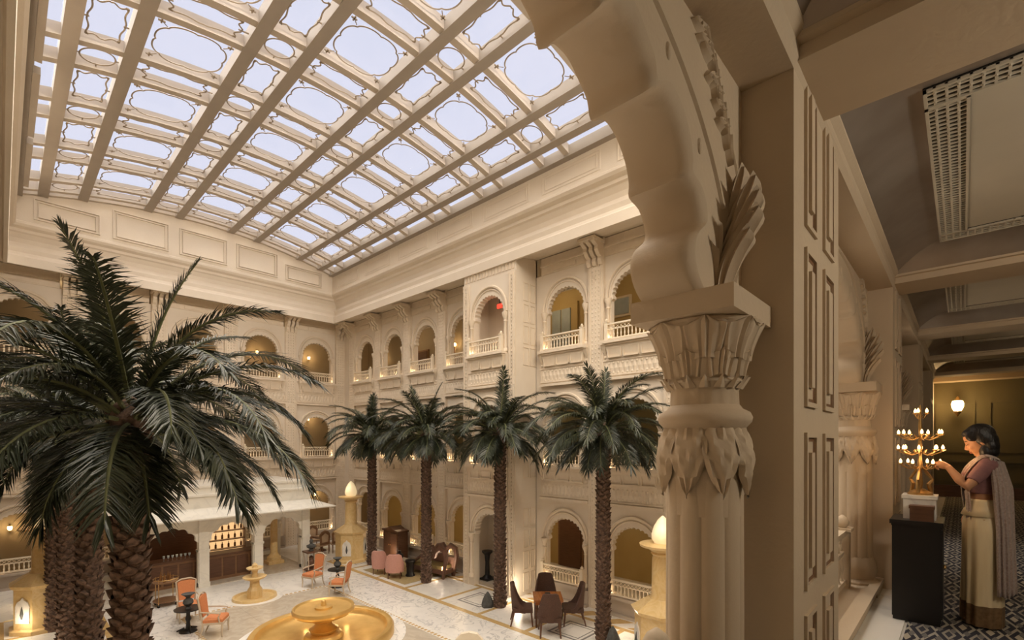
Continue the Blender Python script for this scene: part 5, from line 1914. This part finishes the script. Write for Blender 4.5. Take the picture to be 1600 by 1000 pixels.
for s in (-1, 1):
    b.tube([(0.125, 5.5 + s * 0.08, 5.08), (0.12, 5.5 + s * 0.085, 4.7), (0.13, 5.5 + s * 0.085, 4.55), (0.14, 5.5 + s * 0.085, 4.29)], [0.085, 0.058, 0.055, 0.035], 12)
    b.ell((0.10, 5.5 + s * 0.085, 4.25), (0.10, 0.036, 0.028), 12, 8)
# hands: palm, thumb and four unequal bent fingers


def hand(mb, wrist, direc, up, out, curl):
    """direc: wrist to knuckles, up: back of the hand, out: thumb side"""
    d, u, o = [Vector(v).normalized() for v in (direc, up, out)]
    k = wrist + d * 0.075
    mb.tube([wrist - d * 0.01, wrist + d * 0.03, k], [0.022, 0.031, 0.033], 12, flat=0.55)
    for i, (off, ln, cu) in enumerate(((0.027, 0.072, curl[0]), (0.009, 0.080, curl[1]), (-0.010, 0.073, curl[2]), (-0.027, 0.058, curl[3]))):
        p = k + o * off - d * 0.008
        pts = [p]
        a = 0.15
        for seg in range(3):
            a += cu
            pts.append(pts[-1] + (d * math.cos(a) - u * math.sin(a)) * (ln * (0.42, 0.32, 0.26)[seg]))
        mb.tube(pts, [0.0095, 0.009, 0.008, 0.0062], 8)
        mb.ell(pts[-1], (0.0062, 0.0062, 0.0062), 8, 6)
    p = wrist + d * 0.025 + o * 0.024
    pts = [p, p + (d * 0.6 + o * 0.55 - u * 0.25).normalized() * 0.035, p + (d * 0.85 + o * 0.35 - u * 0.35).normalized() * 0.062, p + (d * 1.0 + o * 0.15 - u * 0.38).normalized() * 0.085]
    mb.tube(pts, [0.013, 0.0115, 0.010, 0.007], 8)
    mb.ell(pts[-1], (0.007, 0.007, 0.007), 8, 6)


hand(b, WL, (-0.80, 0.28, 0.30), (-0.25, -0.45, 0.85), (0.25, 0.85, 0.35), (0.22, 0.38, 0.62, 0.75))
hand(b, WRi, (-0.2, 0.0, -0.9), (0.1, 0.95, 0.0), (-0.9, 0.0, 0.2), (0.5, 0.55, 0.6, 0.6))
# head
h = MB()
h.ell((0.004, 0, 0.030), (0.092, 0.072, 0.088), 24, 16)
h.ell((-0.026, 0, -0.035), (0.066, 0.058, 0.085), 24, 16)
h.ell((-0.056, 0, -0.100), (0.027, 0.028, 0.020), 14, 10)
h.ell((-0.074, 0, 0.016), (0.018, 0.045, 0.012), 14, 8)
h.tube([(-0.082, 0, 0.006), (-0.094, 0, -0.016), (-0.106, 0, -0.036), (-0.092, 0, -0.046)], [0.007, 0.009, 0.012, 0.008], 10)
for s in (-1, 1):
    h.ell((-0.093, s * 0.010, -0.040), (0.009, 0.008, 0.007), 8, 6)
    h.ell((-0.076, s * 0.028, -0.002), (0.012, 0.014, 0.009), 10, 8)
    h.ell((-0.068, s * 0.036, -0.038), (0.018, 0.018, 0.018), 10, 8)
    h.ell((0.006, s * 0.070, -0.022), (0.017, 0.008, 0.029), 10, 8)
h.ell((-0.089, 0, -0.066), (0.009, 0.020, 0.006), 10, 6)
h.ell((-0.086, 0, -0.078), (0.009, 0.017, 0.007), 10, 6)
h.xf(HM)
b.add(h.v, h.f)
body = wpart(b, 'body', 'skin', 0.0045, 5)
for s in (-1, 1):
    m = MB().tube([(-0.084, s * 0.016, 0.020), (-0.084, s * 0.030, 0.024), (-0.074, s * 0.046, 0.019)], [0.003, 0.0038, 0.002], 6).xf(HM)
    wpart(m, 'eyebrow', 'hair')
    m = MB().tube([(-0.0905, s * 0.016, -0.006), (-0.0905, s * 0.028, -0.009), (-0.081, s * 0.042, -0.006)], 0.0024, 6).xf(HM)
    wpart(m, 'eyelash', 'hair')
m = MB().ell((-0.0935, 0, -0.0665), (0.007, 0.019, 0.0045), 10, 6).ell((-0.0905, 0, -0.0765), (0.007, 0.016, 0.005), 10, 6).xf(HM)
wpart(m, 'lips', 'lip')
# hair
hm = MB()
hm.ell((0.022, 0, 0.040), (0.096, 0.083, 0.092), 26, 18)
hm.ell((-0.030, 0, 0.075), (0.052, 0.066, 0.040), 18, 12)
for s in (-1, 1):
    hm.ell((0.032, s * 0.050, 0.005), (0.060, 0.036, 0.070), 16, 12)
    hm.ell((-0.030, s * 0.062, 0.045), (0.042, 0.017, 0.040), 12, 10)
hm.xf(HM)
hm.ell((0.150, 5.5, 5.705), (0.066, 0.082, 0.085), 18, 12)
hm.ell((0.165, 5.5, 5.665), (0.056, 0.085, 0.075), 18, 12)
hm.ell((0.172, 5.5, 5.62), (0.048, 0.080, 0.055), 18, 12)
hm.ell((0.135, 5.455, 5.62), (0.040, 0.040, 0.060), 14, 10)
hm.ell((0.135, 5.545, 5.62), (0.040, 0.040, 0.060), 14, 10)
wpart(hm, 'hair', 'hair', 0.005, 6)
# blouse with short sleeves
bl = MB()
bl.loft([ering(cx, 5.5, z, rx + 0.010, ry + 0.010) for cx, z, rx, ry in TORSO[3:8]] + [ering(0.137, 5.5, 5.556, 0.066, 0.145)])
bl.ell(SL, (0.060, 0.058, 0.058), 14, 10)
bl.tube([SL, SL.lerp(EL, 0.4), SL.lerp(EL, 0.72)], [0.056, 0.053, 0.047], 14)
bl.ell(SR, (0.060, 0.058, 0.058), 14, 10)
bl.tube([SR, SR.lerp(ER, 0.4), SR.lerp(ER, 0.72)], [0.056, 0.053, 0.047], 14)
blouse = wpart(bl, 'blouse', 'blouse', 0.006, 5)
# skirt of the sari: pleats gather at the front and open out to the hem


def skirt_ring(z, grow=0.0, n=120):
    s = (5.22 - z) / 0.99
    rx = 0.095 + 0.034 * min(1, s * 5) - 0.002 * s
    ry = 0.130 + 0.045 * min(1, s * 5) + 0.020 * s
    cx = 0.125 - 0.004 * s
    amp = 0.016 + 0.10 * s

    def mod(a):
        front = max(0, -math.cos(a)) ** 1.5
        side = max(0, -math.sin(a)) * 0.45
        pl = math.sin(13 * a + 1.6 * math.sin(2 * a)) * (front + side)
        diag = 0.35 * math.sin(5 * a + 6 * s)
        return 1 + amp * (pl + diag) * 0.8 + grow
    return ering(cx, 5.5, z, rx, ry, n, mod)


zs = [5.225 - 0.99 * i / 22 for i in range(23)]
skirt = wpart(MB().loft([skirt_ring(z) for z in zs]), 'sari_skirt', 'sari')
zh = [4.395 - 0.165 * i / 5 for i in range(6)]
wpart(MB().loft([skirt_ring(z, 0.012) for z in zh], cap=False), 'hem_border', 'border')
wpart(MB().loft([ering(0.125, 5.5, z, 0.101 + o, 0.135 + o) for z, o in ((5.235, 0.0), (5.215, 0.006), (5.19, 0.010), (5.16, 0.012), (5.10, 0.036))], cap=False), 'waist_fold', 'sari', solid=0.006)
# front fall of the pallu across the chest to the near shoulder
up_ = [(0.035, 5.585, 5.21), (0.003, 5.555, 5.31), (-0.012, 5.52, 5.41), (0.018, 5.465, 5.495), (0.082, 5.435, 5.572), (0.145, 5.425, 5.607), (0.215, 5.43, 5.565)]
lo_ = [(0.028, 5.50, 5.08), (0.005, 5.455, 5.22), (-0.004, 5.42, 5.33), (0.030, 5.385, 5.44), (0.090, 5.345, 5.548), (0.150, 5.325, 5.588), (0.225, 5.335, 5.545)]
rows = []
for i in range(len(up_)):
    a, c = Vector(up_[i]), Vector(lo_[i])
    row = []
    for j in range(13):
        t_ = j / 12
        p = a.lerp(c, t_)
        row.append(p + Vector((-0.010, -0.006, 0.004)) * (0.5 + 0.6 * math.sin(t_ * PI * 5)))
    rows.append(row)
wpart(MB().grid(rows), 'pallu_front', 'pallu', solid=0.006, sub=1)
# loose front edge hanging from the waist
rows = []
for i in range(9):
    s = i / 8
    rows.append([(0.008 + 0.012 * math.sin(s * 3) + 0.030 * j / 6, 5.42 - 0.05 * (j / 6) + 0.008 * math.sin(j * 1.6), 5.30 - 0.42 * s + 0.03 * (j / 6)) for j in range(7)])
wpart(MB().grid(rows), 'front_fold', 'pallu', solid=0.006, sub=1)
# long end of the pallu falling down the back from the near shoulder
rings = []
for i in range(26):
    s = i / 25
    if s < 0.12:
        q = s / 0.12
        z = 5.600 - 0.02 * q
        xa, xb = 0.100 + 0.05 * q, 0.190 + 0.050 * q
        ya, yb = 5.335, 5.44
    else:
        q = (s - 0.12) / 0.88
        z = 5.580 - 1.09 * q
        xa, xb = 0.150 + 0.030 * min(1, q * 2) + 0.015 * q, 0.240 + 0.045 * min(1, q * 5) + 0.030 * q
        ya, yb = 5.320 - 0.02 * q, 5.46 + 0.05 * q
    n = 30
    outer, inner = [], []
    for k in range(n + 1):
        t_ = k / n
        wv = 0.012 * (0.4 + s) * math.sin(t_ * 4.5 * 2 * PI + 1.0 + 0.8 * s)
        x = xa + (xb - xa) * t_
        y = ya + (yb - ya) * t_ ** 2.2 + wv - 0.012
        zz = z - 0.05 * t_ * (1 - s) + 0.015 * math.sin(t_ * 9) * s * 0.5
        outer.append((x, y, zz))
        inner.append((x + 0.002, y + 0.010, zz))
    rings.append(outer + inner[::-1])
wpart(MB().loft(rings), 'pallu_fall', 'pallu')
